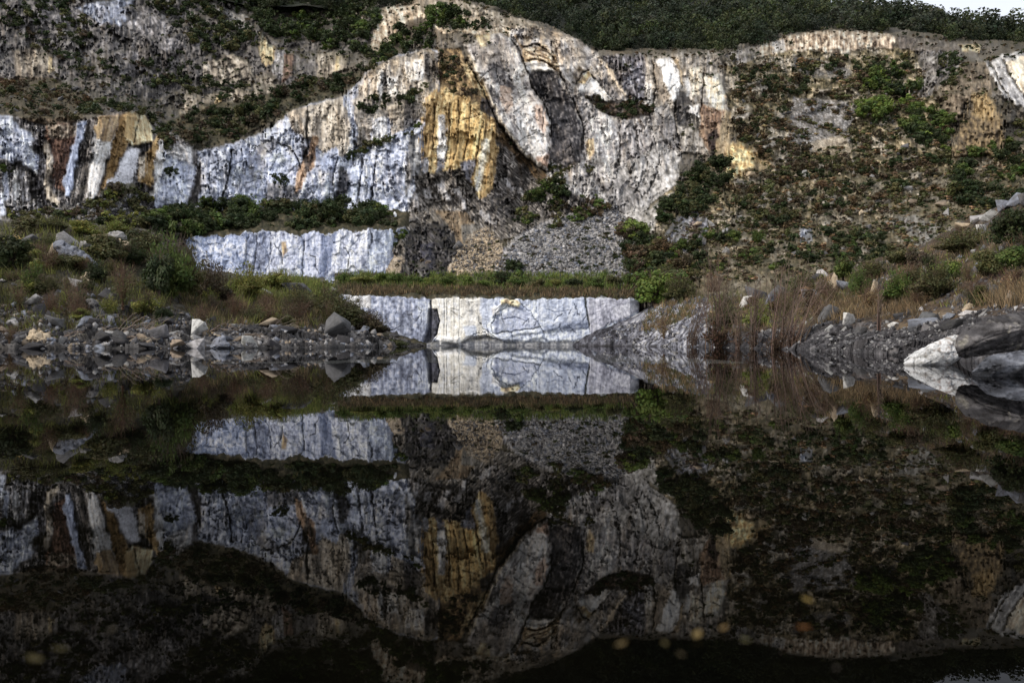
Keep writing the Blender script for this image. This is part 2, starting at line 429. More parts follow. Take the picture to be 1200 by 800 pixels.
P([(102, 141), (116, 136), (112, 158), (107, 180), (105, 200), (106, 222), (108, 237), (84, 238), (87, 212), (92, 190), (98, 165)], stone([lin(30, 28, 28), lin(58, 54, 52), lin(132, 124, 118), lin(172, 168, 166)], -11, 1.5, 90, .25, .1, .2, 35, 1.8, -.12), .97, h=.3)
P([(115, 138), (139, 136), (137, 154), (128, 180), (119, 212), (113, 232), (107, 234), (104, 220), (105, 200), (109, 176), (112, 156)], stone(WHITE, -14, 3.4, 70, .35, .35, .2, 36, bias=-.12), .97, h=1.6, fl=.85)
P([(114, 137), (139, 135), (137, 154), (131, 168), (112, 163), (110, 152)], stone(OCHRE, -12, 2.4, 30, .3, .3, .2, 37, bias=.22), .85)
P([(139, 136), (149, 132), (145, 158), (151, 164), (148, 174), (140, 188), (132, 212), (124, 216), (120, 222), (113, 232), (118, 212), (128, 182), (136, 158)], stone(OCHRE, -16, 2.2, 60, .3, .2, .2, 38, bias=.05), .97, h=.4)
P([(126, 182), (129, 182), (122, 210), (115, 232), (111, 233), (118, 210)], stone(BLACK, -14, 2, 40, .2, .2, .2, 39), .9, h=-.8)
P([(148, 131), (164, 131), (174, 140), (180, 154), (179, 166), (164, 170), (154, 171), (147, 162), (144, 158)], stone(CREAM, 8, 3, 40, .25, .3, .2, 40, bias=.06), .97, h=1.8, fl=.85)
P([(144, 134), (160, 131), (157, 166), (150, 164), (144, 156)], stone(OCHRE, -6, 2, 36, .3, .25, .2, 41, bias=.4), .9)
CK([(163, 134), (160, 150), (157, 168)], lin(40, 30, 20), 1.0, .6)
P([(152, 172), (165, 175), (161, 196), (157, 210), (149, 221), (128, 225), (123, 220), (126, 213), (134, 209), (142, 186)], stone([lin(130, 130, 138), lin(188, 188, 194), lin(206, 206, 212)], -12, 6, 60, .2, .35, .15, 42, .9, .12), .97, h=1.4, fl=.85)
P([(192, 147), (200, 150), (195, 160), (187, 172), (181, 196), (178, 220), (171, 216), (161, 212), (164, 188), (174, 176), (181, 164)], stone(OCHRE, -18, 2.6, 40, .3, .3, .3, 43, bias=.3), .97, h=1.3)
P([(164, 184), (172, 180), (170, 204), (163, 214)], stone(BEIGE, -12, 2.4, 30, .35, .3, .3, 44, bias=.22), .9, h=.5)
P([(192, 176), (221, 180), (229, 196), (231, 200), (227, 220), (215, 249), (200, 242), (180, 245), (186, 212), (191, 196)], stone(BLUEW, -10, 5, 40, .35, .4, .3, 45, bias=.14), .97, h=1.6)
P([(188, 164), (196, 165), (191, 178), (193, 196), (187, 212), (181, 238), (176, 239), (177, 228), (182, 212), (181, 186)], stone(WHITE, -14, 3, 40, .3, .3, .3, 46, bias=.05), .95, h=1.4)
P([(193, 164), (226, 172), (224, 192), (208, 188), (196, 182)], stone(WHITE, 10, 3, 12, .4, .5, .4, 47, bias=-.15), .8, h=.9)
P([(231, 182), (246, 178), (242, 206), (236, 232), (224, 252), (216, 250), (228, 220)], stone(GREYDK, -10, 3, 40, .4, .3, .3, 48, bias=.1), .97, h=-1.2)
P([(108, 234), (160, 222), (178, 232), (180, 250), (60, 262), (58, 244)], rubble(SLATE, 4.5, .3, 49), .9, soil=.3, fl=.9)
P([(118, 222), (156, 214), (166, 226), (150, 240), (122, 236)], stone([lin(50, 48, 30), lin(84, 80, 50), lin(104, 98, 66)], 60, 4, 12, .4, .4, .2, 50), .8, soil=.8)

# main middle-left cliff
MID = [(231, 178), (262, 171), (300, 159), (330, 141), (338, 132), (362, 122), (376, 119), (402, 113), (416, 103), (431, 84), (442, 74), (470, 63), (502, 57), (517, 60), (514, 110), (500, 140), (495, 168), (497, 190), (488, 206), (490, 222), (478, 240), (474, 266), (462, 262), (440, 246), (330, 246), (228, 252), (238, 212)]
P(MID, stone(BLUEW, -6, 5.5, 46, .28, .5, .3, 51, .95, .14), .97, h=1.5, soil=.05, fl=.3)
P([(233, 186), (262, 174), (268, 200), (256, 232), (236, 240), (240, 210)], stone(BLUEW, 14, 5, 24, .4, .5, .4, 52, bias=.0), .8, h=.8)
P([(272, 190), (306, 166), (330, 170), (350, 192), (348, 226), (322, 242), (270, 240), (284, 212)], stone([lin(96, 100, 114), lin(150, 156, 174), lin(184, 190, 208), lin(210, 214, 226)], -16, 4, 36, .25, .5, .25, 53, .9, .14), .9, h=.7, fl=.5)
P([(300, 172), (318, 160), (330, 166), (318, 180), (302, 182)], stone(GREYMID, 10, 4, 14, .4, .4, .3, 54, bias=-.25), .7)
P([(312, 214), (350, 218), (352, 244), (310, 244)], stone(GREYMID, 0, 4, 20, .5, .4, .4, 55, bias=-.12), .8)
P([(336, 131), (402, 113), (412, 150), (406, 182), (386, 186), (366, 166), (350, 158), (340, 150)], stone(BEIGE, -3, 2.8, 34, .4, .35, .35, 56, bias=.12), .92, h=.5)
P([(376, 124), (398, 120), (404, 150), (394, 178), (384, 176), (386, 150)], stone(BEIGE, -3, 2.2, 40, .35, .3, .3, 57, bias=.02), .9)
P([(368, 158), (372, 162), (369, 196), (361, 201), (353, 222), (346, 226), (346, 208), (354, 190), (360, 180)], stone([lin(110, 80, 56), lin(176, 136, 100), lin(204, 172, 138)], -12, 2.2, 40, .3, .25, .3, 58), .92)
P([(359, 184), (366, 178), (362, 198), (357, 206)], stone(BLACK, -10, 2, 30, .3, .3, .2, 59, bias=.1), .8, h=-.5)
P([(372, 186), (394, 172), (400, 184), (392, 200), (374, 200)], stone([lin(112, 118, 134), lin(150, 158, 178), lin(178, 186, 204)], -20, 4, 30, .25, .3, .2, 60), .85, h=.4)
P([(397, 196), (412, 194), (409, 222), (401, 242), (393, 238)], stone(BLACK, -6, 2.4, 30, .35, .4, .3, 61, bias=.12), .92, h=-.7)
P([(404, 196), (440, 176), (470, 164), (494, 150), (490, 200), (486, 258), (468, 262), (442, 246), (406, 244), (411, 218)], stone([lin(76, 78, 88), lin(144, 149, 164), lin(188, 193, 208), lin(224, 226, 232)], -7, 4.2, 60, .28, .4, .3, 62, 1.15, .14), .92, h=.6)
P([(410, 198), (421, 186), (422, 206), (418, 240), (410, 240)], stone([lin(150, 156, 174), lin(190, 196, 212), lin(210, 214, 226)], -3, 4, 60, .25, .3, .2, 63), .9, h=.7)
CK([(424, 186), (423, 206), (419, 238)], wd=1.0)
CK([(441, 182), (438, 206), (434, 240)], wd=.9)
CK([(396, 184), (390, 206), (392, 240)], wd=.9)
CK([(361, 126), (359, 150), (361, 172), (356, 186)], wd=1.6, depth=1.2)
CK([(328, 168), (340, 174), (348, 184), (352, 196)], wd=.9)
CK([(272, 176), (270, 196), (258, 240)], wd=1.2, depth=1)
# upper right stripes of that block
P([(432, 84), (444, 74), (472, 64), (503, 57), (516, 64), (513, 108), (500, 140), (440, 138), (416, 146), (414, 118)], stone(BEIGE, -5, 2.4, 36, .4, .35, .35, 64, 1.4, .05), .88, h=.4)
P([(443, 82), (449, 80), (448, 119), (442, 120)], stone(WHITE, -2, 3, 40, .25, .3, .2, 65, bias=.05), .92, h=.6)
P([(433, 92), (438, 90), (437, 112), (432, 112)], stone(WHITE, -2, 3, 40, .25, .3, .2, 65), .85)
P([(449, 84), (455, 82), (454, 112), (448, 122)], stone(GREYDK, -2, 2, 40, .3, .3, .2, 66, bias=.12), .9, h=-.3)
P([(454, 92), (466, 88), (466, 113), (453, 115)], stone(WHITE, -2, 3, 30, .35, .3, .3, 67, bias=0), .92, h=.5)
P([(474, 74), (497, 68), (499, 84), (494, 94), (478, 97)], stone(WHITE, 6, 4, 14, .4, .5, .3, 68, bias=.05), .92, h=.7)
P([(498, 62), (514, 62), (513, 88), (503, 98), (498, 84)], stone(GREYDK, 0, 2.4, 24, .4, .4, .3, 69, bias=.12), .9)
P([(438, 142), (452, 136), (456, 166), (438, 176)], stone(WHITE, -3, 3, 30, .3, .4, .3, 70, bias=-.05), .9, h=.6)
P([(455, 124), (474, 118), (474, 152), (460, 158)], stone(BEIGE, -3, 2.6, 30, .4, .4, .3, 71, bias=.1), .9, h=.4)
P([(473, 114), (487, 110), (488, 146), (474, 152)], stone(GREYDK, 0, 2.2, 36, .35, .3, .3, 72, bias=.12), .92)
P([(418, 145), (438, 138), (434, 170), (416, 172)], stone(BEIGE, -3, 2.6, 26, .45, .4, .4, 73, bias=.1), .8)
P([(478, 162), (490, 156), (492, 206), (484, 240), (474, 226)], stone([lin(60, 58, 56), lin(104, 102, 100), lin(170, 168, 170)], -2, 2.6, 40, .4, .35, .3, 74), .9)
P([(487, 164), (493, 162), (492, 190), (486, 196)], stone(WHITE, 0, 2, 30, .3, .3, .2, 75, bias=.0), .9, h=.4)
P([(480, 212), (490, 206), (484, 240), (478, 250)], stone(BLUEW, -6, 2.4, 24, .4, .4, .3, 76, bias=.25), .85)

# beige shoulder at the top of the middle
P([(434, 52), (441, 30), (449, 8), (470, 1), (498, -6), (520, -4), (540, 2), (575, 12), (600, 20), (640, 33), (600, 44), (560, 40), (520, 40), (495, 20), (478, 24), (468, 40), (455, 52), (440, 62)], stone([lin(92, 78, 62), lin(160, 140, 116), lin(204, 186, 162), lin(226, 214, 196)], 12, 4, 18, .45, .5, .45, 77, bias=.08), .92, h=.8)
P([(490, 0), (540, 0), (578, 12), (602, 22), (640, 34), (665, 46), (652, 48), (600, 34), (560, 32), (500, 30)], stone(BEIGE, 0, 3, 10, .5, .5, .5, 78, bias=-.05), .8, h=.4)

# golden buttress
P([(515, 56), (540, 58), (549, 82), (566, 97), (577, 120), (584, 142), (560, 134), (535, 116), (516, 108), (512, 80)], stone([lin(58, 46, 32), lin(104, 82, 54), lin(150, 120, 78), lin(180, 150, 104)], -8, 3, 22, .5, .5, .4, 80, bias=.0), .95, soil=.5, h=.4)
P([(540, 74), (548, 72), (560, 92), (572, 112), (566, 118), (552, 98)], stone(CREAM, 18, 2.5, 20, .4, .4, .3, 81, bias=-.15), .7)
P([(495, 168), (498, 124), (506, 110), (520, 102), (535, 113), (552, 116), (575, 138), (584, 144), (585, 170), (582, 196), (575, 225), (563, 236), (555, 222), (545, 206), (539, 196), (528, 202), (519, 199), (509, 206), (497, 202)], stone(GOLD, -7, 2.4, 60, .3, .3, .25, 82, 1.4, .16), .97, h=2.2, hf=6, w=5, fe=2)
P([(497, 124), (507, 114), (504, 160), (500, 200), (495, 200)], stone([lin(80, 60, 34), lin(140, 108, 62), lin(190, 156, 100)], -5, 2, 40, .3, .2, .2, 83), .85)
P([(514, 135), (522, 134), (524, 178), (521, 186), (512, 185), (512, 166)], stone(WHITE, -6, 3, 40, .2, .3, .15, 84, bias=-.02), .95, h=.5)
P([(513, 185), (522, 185), (519, 206), (510, 204)], stone([lin(80, 82, 92), lin(104, 108, 120), lin(126, 130, 142)], -6, 3, 40, .2, .3, .15, 85), .9)
P([(496, 186), (503, 184), (501, 203), (495, 203)], stone([lin(120, 122, 130), lin(180, 182, 190), lin(200, 202, 210)], 0, 3, 30, .2, .3, .15, 86), .85)
P([(526, 118), (550, 122), (548, 160), (541, 190), (529, 194), (526, 160)], stone(GOLD2, -5, 1.8, 60, .28, .15, .2, 87, 1.6, -.06), .75, h=.3)
P([(552, 138), (569, 140), (566, 164), (556, 186), (545, 188), (550, 164)], stone([lin(190, 146, 74), lin(226, 186, 110), lin(240, 212, 150)], -10, 2.2, 50, .2, .2, .15, 88), .92, h=.5)
P([(567, 162), (574, 164), (569, 190), (563, 224), (556, 224), (561, 190)], stone([lin(190, 170, 140), lin(226, 214, 192), lin(236, 228, 212)], -10, 2.4, 50, .2, .2, .15, 89), .92, h=.4)
P([(541, 190), (557, 186), (553, 214), (546, 214), (540, 204)], stone([lin(88, 90, 100), lin(112, 116, 130), lin(150, 152, 160)], -6, 3, 40, .2, .3, .15, 90), .88)
P([(575, 160), (584, 150), (583, 196), (575, 226), (563, 235), (568, 206)], stone(OCHRE, -8, 2, 50, .3, .2, .2, 91, bias=.32), .92, h=-.3)
P([(564, 114), (576, 118), (584, 140), (572, 136), (562, 128)], stone(BLACK, 0, 3, 20, .3, .4, .3, 92, bias=.15), .9)
for ln in ([(526, 120), (526, 160), (522, 195)], [(538, 118), (537, 160), (531, 194)], [(551, 120), (550, 150), (542, 196)], [(509, 118), (508, 160), (505, 200)], [(566, 142), (560, 176), (555, 205)]):
    CK(ln, lin(52, 36, 20), .8, .5, .8)

# valley beside it: bedded debris, the valley's shade painted into dark tones
def strata(cols, ang, seed, st=1.4):
    ca, sa = math.cos(math.radians(ang)), math.sin(math.radians(ang))

    def f(x, y):
        v = -x * sa + y * ca; u = x * ca + y * sa
        v = v + 2.0 * fbm(u / 22, v / 22, 2, seed + 4)
        t = .42 + .85 * fbm(u / 11, v / st, 3, seed) + .3 * fbm(x / 18, y / 18, 2, seed + 8)
        c = pal(t, cols)
        return c * (1 - .35 * ss(.1, .7, gn(x / 1.5, y / 1.6, seed + 2)))[..., None]
    return f
P([(583, 142), (600, 164), (624, 192), (645, 200), (700, 215), (720, 250), (640, 275), (575, 282), (556, 262), (558, 236), (574, 226), (583, 196)], strata([lin(48, 45, 44), lin(78, 73, 70), lin(112, 105, 101), lin(186, 177, 168)], 42, 93), .97, soil=.15)
P([(583, 140), (592, 150), (610, 178), (632, 196), (642, 204), (640, 222), (616, 196), (596, 176), (584, 166)], strata([lin(44, 35, 22), lin(82, 60, 34), lin(120, 90, 50)], 50, 94, 2.5), .85, soil=.4)
P([(495, 204), (520, 200), (540, 198), (556, 222), (564, 238), (578, 268), (566, 284), (545, 296), (520, 306), (462, 308), (456, 298), (470, 282), (468, 266), (478, 250), (480, 234), (488, 224), (484, 208)], strata([lin(58, 54, 52), lin(94, 88, 82), lin(132, 123, 114), lin(190, 184, 178)], 52, 95, 2.2), .95, soil=.1)
P([(508, 246), (545, 248), (562, 268), (545, 298), (536, 286), (526, 264)], stone([lin(84, 66, 46), lin(136, 110, 80), lin(170, 146, 114)], 10, 3, 16, .4, .4, .3, 96), .85)
P([(540, 264), (562, 262), (565, 282), (548, 294), (542, 290)], stone([lin(62, 60, 58), lin(110, 106, 100), lin(150, 146, 140)], 0, 2, 26, .35, .3, .3, 97), .9, h=.8)
P([(440, 332), (462, 312), (474, 296), (482, 264), (520, 260), (532, 276), (537, 304), (528, 332)], strata([lin(26, 25, 27), lin(42, 40, 43), lin(64, 61, 64), lin(110, 106, 106)], 58, 98, 2.4), .97)
P([(492, 286), (508, 284), (506, 300), (494, 302)], lin(58, 58, 70), .8, h=.7)
P([(512, 282), (534, 284), (532, 296), (516, 292)], lin(26, 25, 27), .8, h=-.5)
P([(496, 302), (508, 300), (508, 314), (498, 316)], lin(66, 64, 74), .7, h=.6)
P([(500, 262), (520, 264), (522, 276), (512, 272)], lin(36, 35, 40), .8, h=.5)
for pg in ([(511, 216), (518, 211), (529, 233), (524, 238), (516, 228)], [(530, 222), (536, 220), (548, 244), (543, 246)], [(496, 222), (503, 218), (508, 232), (500, 236)], [(484, 232), (492, 226), (490, 244), (483, 248)], [(560, 252), (566, 246), (580, 262), (574, 264)], [(604, 222), (609, 220), (624, 238), (620, 240)], [(588, 210), (593, 208), (604, 222), (600, 224)]):
    P(pg, stone([lin(116, 112, 112), lin(168, 164, 164), lin(206, 202, 200)], 30, 3, 12, .45, .5, .4, 170), .8, h=1.2, fe=1.6, w=3)
# scree cones
P([(516, 338), (530, 302), (550, 274), (570, 264), (588, 284), (594, 312), (580, 338)], rubble([lin(96, 82, 66), lin(150, 130, 106), lin(186, 168, 144), lin(206, 192, 172)], 2.6, .4, 99), .95, fl=.9)
P([(428, 336), (448, 308), (466, 296), (474, 304), (468, 322), (478, 336)], rubble([lin(96, 82, 66), lin(150, 132, 110), lin(186, 170, 150)], 2.4, .4, 100), .92, fl=.9)
P([(570, 338), (582, 304), (602, 278), (640, 258), (684, 246), (722, 236), (738, 262), (748, 296), (754, 338)], rubble([lin(84, 82, 84), lin(138, 134, 136), lin(172, 168, 168), lin(216, 212, 210)], 2.7, .3, 101), .96, fl=.9)
P([(716, 232), (744, 232), (742, 262), (734, 276), (718, 262)], rubble([lin(80, 78, 80), lin(120, 117, 118), lin(160, 157, 156)], 3, .35, 102), .8, fl=.9)

# the great leaning slabs
P([(598, 34), (640, 34), (672, 44), (699, 62), (722, 88), (738, 112), (760, 118), (800, 175), (790, 218), (765, 236), (745, 262), (720, 256), (690, 236), (668, 222), (642, 216), (640, 196), (600, 60)], stone([lin(96, 92, 94), lin(146, 141, 140), lin(178, 173, 170), lin(206, 201, 196)], 12, 4.5, 24, .55, .5, .45, 103, bias=.02), .97, soil=.05)
S1 = [(546, 52), (572, 41), (588, 39), (600, 46), (609, 62), (616, 80), (624, 104), (636, 120), (643, 138), (645, 160), (644, 185), (640, 198), (632, 195), (624, 188), (608, 175), (598, 160), (585, 141), (575, 118), (568, 100), (556, 82)]
P(S1, stone(SPECK, 24, 4, 34, .62, .45, .3, 104, 1.2, .16), .98, h=5.0, hf=4, fl=.65)
P([(552, 48), (590, 44), (604, 70), (600, 88), (580, 78), (562, 84)], stone([lin(92, 86, 84), lin(146, 136, 128), lin(188, 178, 168)], 20, 4, 18, .5, .5, .4, 105), .75)
P([(557, 42), (574, 40), (572, 54), (562, 56)], stone(CREAM, 20, 3, 14, .4, .4, .3, 106, bias=.02), .8)
P([(569, 76), (588, 72), (592, 88), (604, 104), (598, 110), (586, 100), (578, 96)], stone([lin(44, 42, 46), lin(78, 75, 80), lin(150, 144, 142)], 24, 3.5, 16, .5, .6, .3, 107, bias=-.1), .85)
P([(568, 104), (578, 102), (588, 116), (584, 122), (574, 116)], stone(DARKSP, 20, 3, 14, .4, .5, .3, 108, bias=.05), .85)
P([(587, 100), (600, 104), (602, 124), (594, 134), (586, 116)], stone([lin(132, 106, 88), lin(184, 156, 134), lin(208, 186, 166)], 14, 3, 16, .45, .5, .3, 109), .8)
P([(604, 120), (626, 120), (642, 150), (642, 184), (628, 186), (606, 164)], stone([lin(150, 144, 142), lin(206, 200, 194), lin(232, 226, 220)], 12, 3.5, 24, .6, .5, .25, 110, bias=.12), .8)
P([(626, 124), (634, 122), (642, 148), (636, 158), (628, 142)], stone([lin(140, 108, 88), lin(190, 150, 124), lin(216, 190, 168)], 14, 3, 16, .45, .5, .3, 111), .7)
P([(628, 184), (644, 180), (643, 196), (633, 195)], stone([lin(150, 106, 80), lin(200, 160, 130)], 14, 3, 16, .3, .5, .3, 112), .7)
CK([(549, 66), (560, 86), (570, 104), (577, 120), (587, 142), (600, 161), (610, 175), (626, 189)], lin(214, 200, 176), 1.2, -.1, .65)  # no crack: lit lower-left edge of the slab painted as a pale line
CK([(546, 70), (557, 90), (566, 106), (573, 122), (583, 143), (596, 163), (608, 178), (628, 194), (640, 202)], lin(26, 22, 17), .9, .7, .85)  # groove whose dark colour paints the shadow line beside the slab
S2 = [(614, 72), (630, 76), (647, 83), (653, 90), (665, 112), (673, 128), (681, 148), (682, 166), (680, 190), (662, 194), (650, 190), (644, 182), (646, 160), (644, 138), (637, 119), (625, 102), (618, 84)]
P(S2, stone(DARKSP, 18, 2.6, 20, .5, .55, .3, 113, 1.25, .04), .98, h=1.0, fl=.65)
P([(648, 150), (668, 150), (668, 190), (650, 190)], stone([lin(40, 38, 42), lin(84, 80, 82), lin(150, 140, 134)], 6, 2.4, 14, .5, .6, .3, 114), .65)
P([(611, 60), (640, 52), (652, 66), (657, 82), (648, 84), (640, 76), (613, 74)], strata([lin(64, 50, 38), lin(140, 116, 88), lin(206, 190, 164), lin(228, 216, 196)], 12, 115, 2.2), .95, h=1.6)
P([(613, 73), (628, 72), (643, 76), (648, 84), (636, 83), (617, 84)], stone([lin(206, 200, 192), lin(234, 230, 224)], 10, 6, 20, .15, .4, .1, 116), .97, h=1.5, fl=.85)
CK([(612, 72), (630, 70), (645, 75), (650, 82)], lin(60, 44, 30), 1.1, .6)
CK([(612, 56), (630, 52), (642, 60), (650, 72)], lin(66, 52, 40), 1.4, .8)
P([(616, 34), (640, 32), (668, 44), (672, 60), (656, 60), (642, 46), (618, 44)], strata([lin(60, 54, 50), lin(110, 100, 90), lin(190, 176, 156)], 22, 117, 2.4), .85, h=.6)
CK([(600, 46), (609, 62), (616, 80), (624, 103), (636, 119), (644, 138), (646, 160)], lin(34, 30, 28), 1.2, 1.0, .85)
CK([(603, 42), (612, 58), (616, 72)], lin(190, 160, 120), 1.6, -.2, .6)
S3 = [(648, 44), (672, 44), (699, 62), (708, 74), (722, 92), (737, 113), (730, 119), (716, 117), (693, 87), (676, 80), (668, 100), (656, 86), (656, 70)]
P(S3, stone([lin(110, 104, 100), lin(158, 151, 146), lin(190, 183, 176), lin(212, 206, 200)], 36, 3.5, 26, .5, .45, .3, 118), .95, h=2.2)
CK([(702, 68), (712, 80), (724, 98), (735, 112)], lin(220, 202, 178), 2.0, -.1, .8)
P([(697, 90), (712, 92), (726, 114), (716, 117)], stone(GREYMID, 36, 2.5, 20, .4, .3, .2, 119, bias=-.2), .85)
P([(681, 99), (693, 89), (718, 115), (709, 119), (699, 110), (688, 107), (677, 109)], stone([lin(210, 204, 196), lin(238, 234, 228)], 40, 6, 20, .12, .4, .1, 120), .98, h=1.8, fl=.85)
P([(679, 96), (688, 83), (694, 89), (683, 100)], stone(CREAM, 30, 4, 14, .3, .3, .2, 121, bias=-.1), .9, h=1.5)
CK([(676, 98), (682, 86), (689, 82)], lin(44, 36, 28), 1.3, .8)
CK([(693, 88), (718, 116)], lin(60, 54, 50), 1.0, .6)
CK([(656, 84), (666, 108), (676, 128), (684, 150), (683, 176)], lin(40, 38, 36), 1.2, 1.0, .8)
P([(691, 141), (705, 131), (722, 139), (725, 165), (720, 196), (711, 213), (700, 206), (690, 186)], stone([lin(150, 145, 144), lin(200, 194, 190), lin(222, 217, 212)], 4, 4, 20, .75, .5, .35, 122), .92, h=1.6, hf=5)
P([(688, 164), (695, 162), (697, 178), (693, 188), (688, 180)], stone(GOLD, 4, 3, 16, .3, .3, .2, 123, bias=.3), .7)
P([(726, 146), (742, 140), (760, 170), (744, 200), (728, 190)], stone(GREYMID, 6, 3, 24, .6, .5, .4, 124, bias=.05), .7, h=.7)
P([(706, 65), (752, 62), (759, 72), (757, 106), (752, 119), (738, 119), (722, 90)], stone([lin(44, 43, 47), lin(80, 78, 84), lin(112, 110, 118), lin(170, 170, 178)], 10, 2.6, 18, .55, .5, .3, 125), .96, h=-.6)
P([(684, 112), (712, 120), (745, 119), (766, 126), (768, 134), (730, 142), (712, 134), (694, 124)], stone([lin(36, 28, 22), lin(60, 46, 36), lin(84, 66, 52)], 80, 3, 12, .5, .5, .2, 126), .92, soil=.9)
P([(756, 68), (800, 62), (842, 62), (846, 80), (849, 100), (853, 130), (846, 165), (830, 182), (800, 177), (790, 162), (768, 167), (764, 130), (756, 104)], stone([lin(80, 74, 68), lin(128, 120, 110), lin(164, 156, 146), lin(196, 188, 178)], -2, 2.8, 30, .45, .4, .4, 127), .95, h=.8)
P([(756, 96), (763, 100), (766, 120), (757, 122)], stone(WHITE, 0, 3, 20, .3, .3, .2, 128, bias=-.1), .85)
P([(771, 70), (789, 67), (796, 90), (796, 110), (792, 119), (786, 118), (780, 100), (774, 82)], stone([lin(206, 202, 198), lin(230, 226, 222), lin(240, 236, 232)], 10, 5, 40, .12, .35, .12, 129), .97, h=1.2, fl=.85)
P([(788, 66), (796, 70), (801, 98), (797, 102), (796, 90)], stone([lin(120, 98, 70), lin(176, 150, 112), lin(206, 184, 150)], 6, 2, 30, .3, .3, .2, 130), .9, h=.5)
P([(765, 72), (772, 76), (780, 100), (786, 116), (778, 120), (768, 104)], stone([lin(100, 88, 76), lin(150, 136, 120), lin(180, 166, 150)], 10, 2.4, 30, .35, .3, .3, 131), .85)
P([(795, 107), (808, 109), (813, 140), (806, 152), (794, 146), (790, 130)], stone(GREYDK, 0, 2.4, 24, .4, .35, .3, 132, bias=.05), .92, h=-1)
P([(808, 80), (822, 77), (824, 92), (820, 111), (812, 113), (808, 96)], stone([lin(150, 138, 120), lin(206, 194, 174), lin(226, 216, 200)], -2, 2.6, 24, .35, .35, .3, 133), .92, h=.8)
P([(804, 92), (808, 91), (808, 112), (804, 113)], WHITE[2], .8)
P([(808, 124), (818, 123), (819, 137), (810, 137)], stone(WHITE, 0, 3, 20, .25, .3, .2, 134, bias=-.1), .92, h=.5)
P([(825, 90), (841, 87), (847, 100), (851, 112), (847, 130), (839, 129), (829, 113)], stone([lin(190, 156, 120), lin(228, 208, 180), lin(240, 228, 210)], -4, 3, 20, .25, .35, .25, 135, bias=.1), .94, h=1.0, fl=.85)
CK([(824, 80), (824, 110), (822, 130)], lin(54, 46, 38), 1.2, .9)
P([(822, 122), (849, 130), (846, 146), (839, 168), (832, 182), (820, 160)], stone([lin(84, 62, 48), lin(134, 100, 76), lin(176, 146, 116)], 4, 2.6, 18, .4, .45, .35, 136), .9)
P([(829, 156), (841, 150), (841, 176), (832, 186)], stone([lin(34, 26, 28), lin(52, 42, 42)], 0, 3, 24, .3, .3, .2, 137), .92, h=-.8)
P([(849, 129), (859, 132), (861, 148), (857, 168), (850, 182), (839, 186), (839, 168), (844, 152)], stone([lin(110, 92, 66), lin(150, 130, 98), lin(178, 158, 126)], -14, 2.6, 30, .35, .3, .3, 138), .95, h=1.0)
P([(766, 128), (782, 122), (792, 150), (780, 176), (768, 166)], stone([lin(130, 126, 124), lin(176, 172, 170), lin(206, 202, 200)], 2, 3, 30, .45, .4, .4, 139), .7)
CK([(765, 72), (768, 100), (766, 130)], lin(60, 54, 50), 1.1, .8)
CK([(792, 118), (790, 140), (796, 166)], lin(50, 46, 42), 1.3, 1)
P([(720, 200), (770, 170), (800, 178), (792, 216), (766, 236), (745, 262), (724, 256), (700, 236)], stone([lin(84, 82, 80), lin(140, 137, 134), lin(180, 177, 174), lin(206, 203, 202)], 30, 4, 14, .6, .6, .5, 140), .75, h=.4)

for ln in ([(690, 205), (686, 222), (676, 236)], [(724, 140), (727, 170), (722, 204), (712, 226)], [(744, 150), (748, 178), (740, 206)], [(764, 168), (758, 196), (744, 226)], [(704, 214), (716, 236), (728, 250)], [(776, 178), (770, 204), (752, 236)]):
    CK(ln, lin(62, 58, 55), 1.1, .6, .7, 3.5)
P([(656, 92), (672, 104), (690, 134), (690, 160), (684, 150), (676, 126)], stone(GREYMID, 20, 3, 20, .6, .5, .4, 167, bias=-.1), .8)
P([(700, 216), (742, 206), (750, 236), (724, 254)], stone(GREYMID, 20, 4, 12, .6, .6, .5, 168, bias=-.22), .7)
P([(772, 134), (790, 140), (800, 174), (786, 178), (774, 160)], stone(GREYMID, 4, 3, 24, .5, .5, .4, 169, bias=-.2), .75, h=-.6)
# right hand slope: soil, rubble, outcrops
RS = [(852, 66), (900, 60), (1060, 56), (1110, 70), (1122, 90), (1116, 150), (1120, 182), (1200, 170), (1370, 180), (1370, 345), (745, 345), (752, 330), (770, 300), (745, 262), (770, 236), (796, 214), (832, 186), (856, 214), (862, 206), (862, 150), (850, 110)]
def slope(x, y):
    a = stone([lin(50, 46, 30), lin(90, 81, 55), lin(130, 115, 84), lin(180, 162, 132)], 40, 6, 16, .5, .55, .3, 141)(x, y)
    b = rubble([lin(76, 68, 56), lin(130, 119, 102), lin(180, 167, 146), lin(214, 203, 184)], 3.4, .3, 142)(x, y)
    return mixc(a, b, ss(-.05, .4, fbm(x / 30, y / 22, 4, 143)))
P(RS, slope, .96, soil=.72)
for k in range(70):                                   # pale broken outcrops on the slope
    cx_, cy_ = RNG.uniform(860, 1200), RNG.uniform(90, 300)
    if sdist(RS, np.array([cx_]), np.array([cy_]))[0] < 6: continue
    rx_, ry_ = RNG.uniform(5, 15), RNG.uniform(2.5, 6); ph = RNG.uniform(0, 6.28, 9)
    pts = [(cx_ + rx_ * math.cos(q * .7) * RNG.uniform(.6, 1.2) - .3 * ry_ * math.sin(q * .7), cy_ + ry_ * math.sin(q * .7) * RNG.uniform(.6, 1.2) - .25 * rx_ * math.cos(q * .7)) for q in range(9)]
    P(pts, stone([lin(92, 86, 80), lin(150, 143, 134), lin(198, 190, 178)], -50 + 40 * RNG.normal(), 2.5, 9, .5, .6, .6, 800 + k, bias=RNG.uniform(-.25, .12)), RNG.uniform(.55, .9), h=2.2, soil=.2, fe=2, w=4)
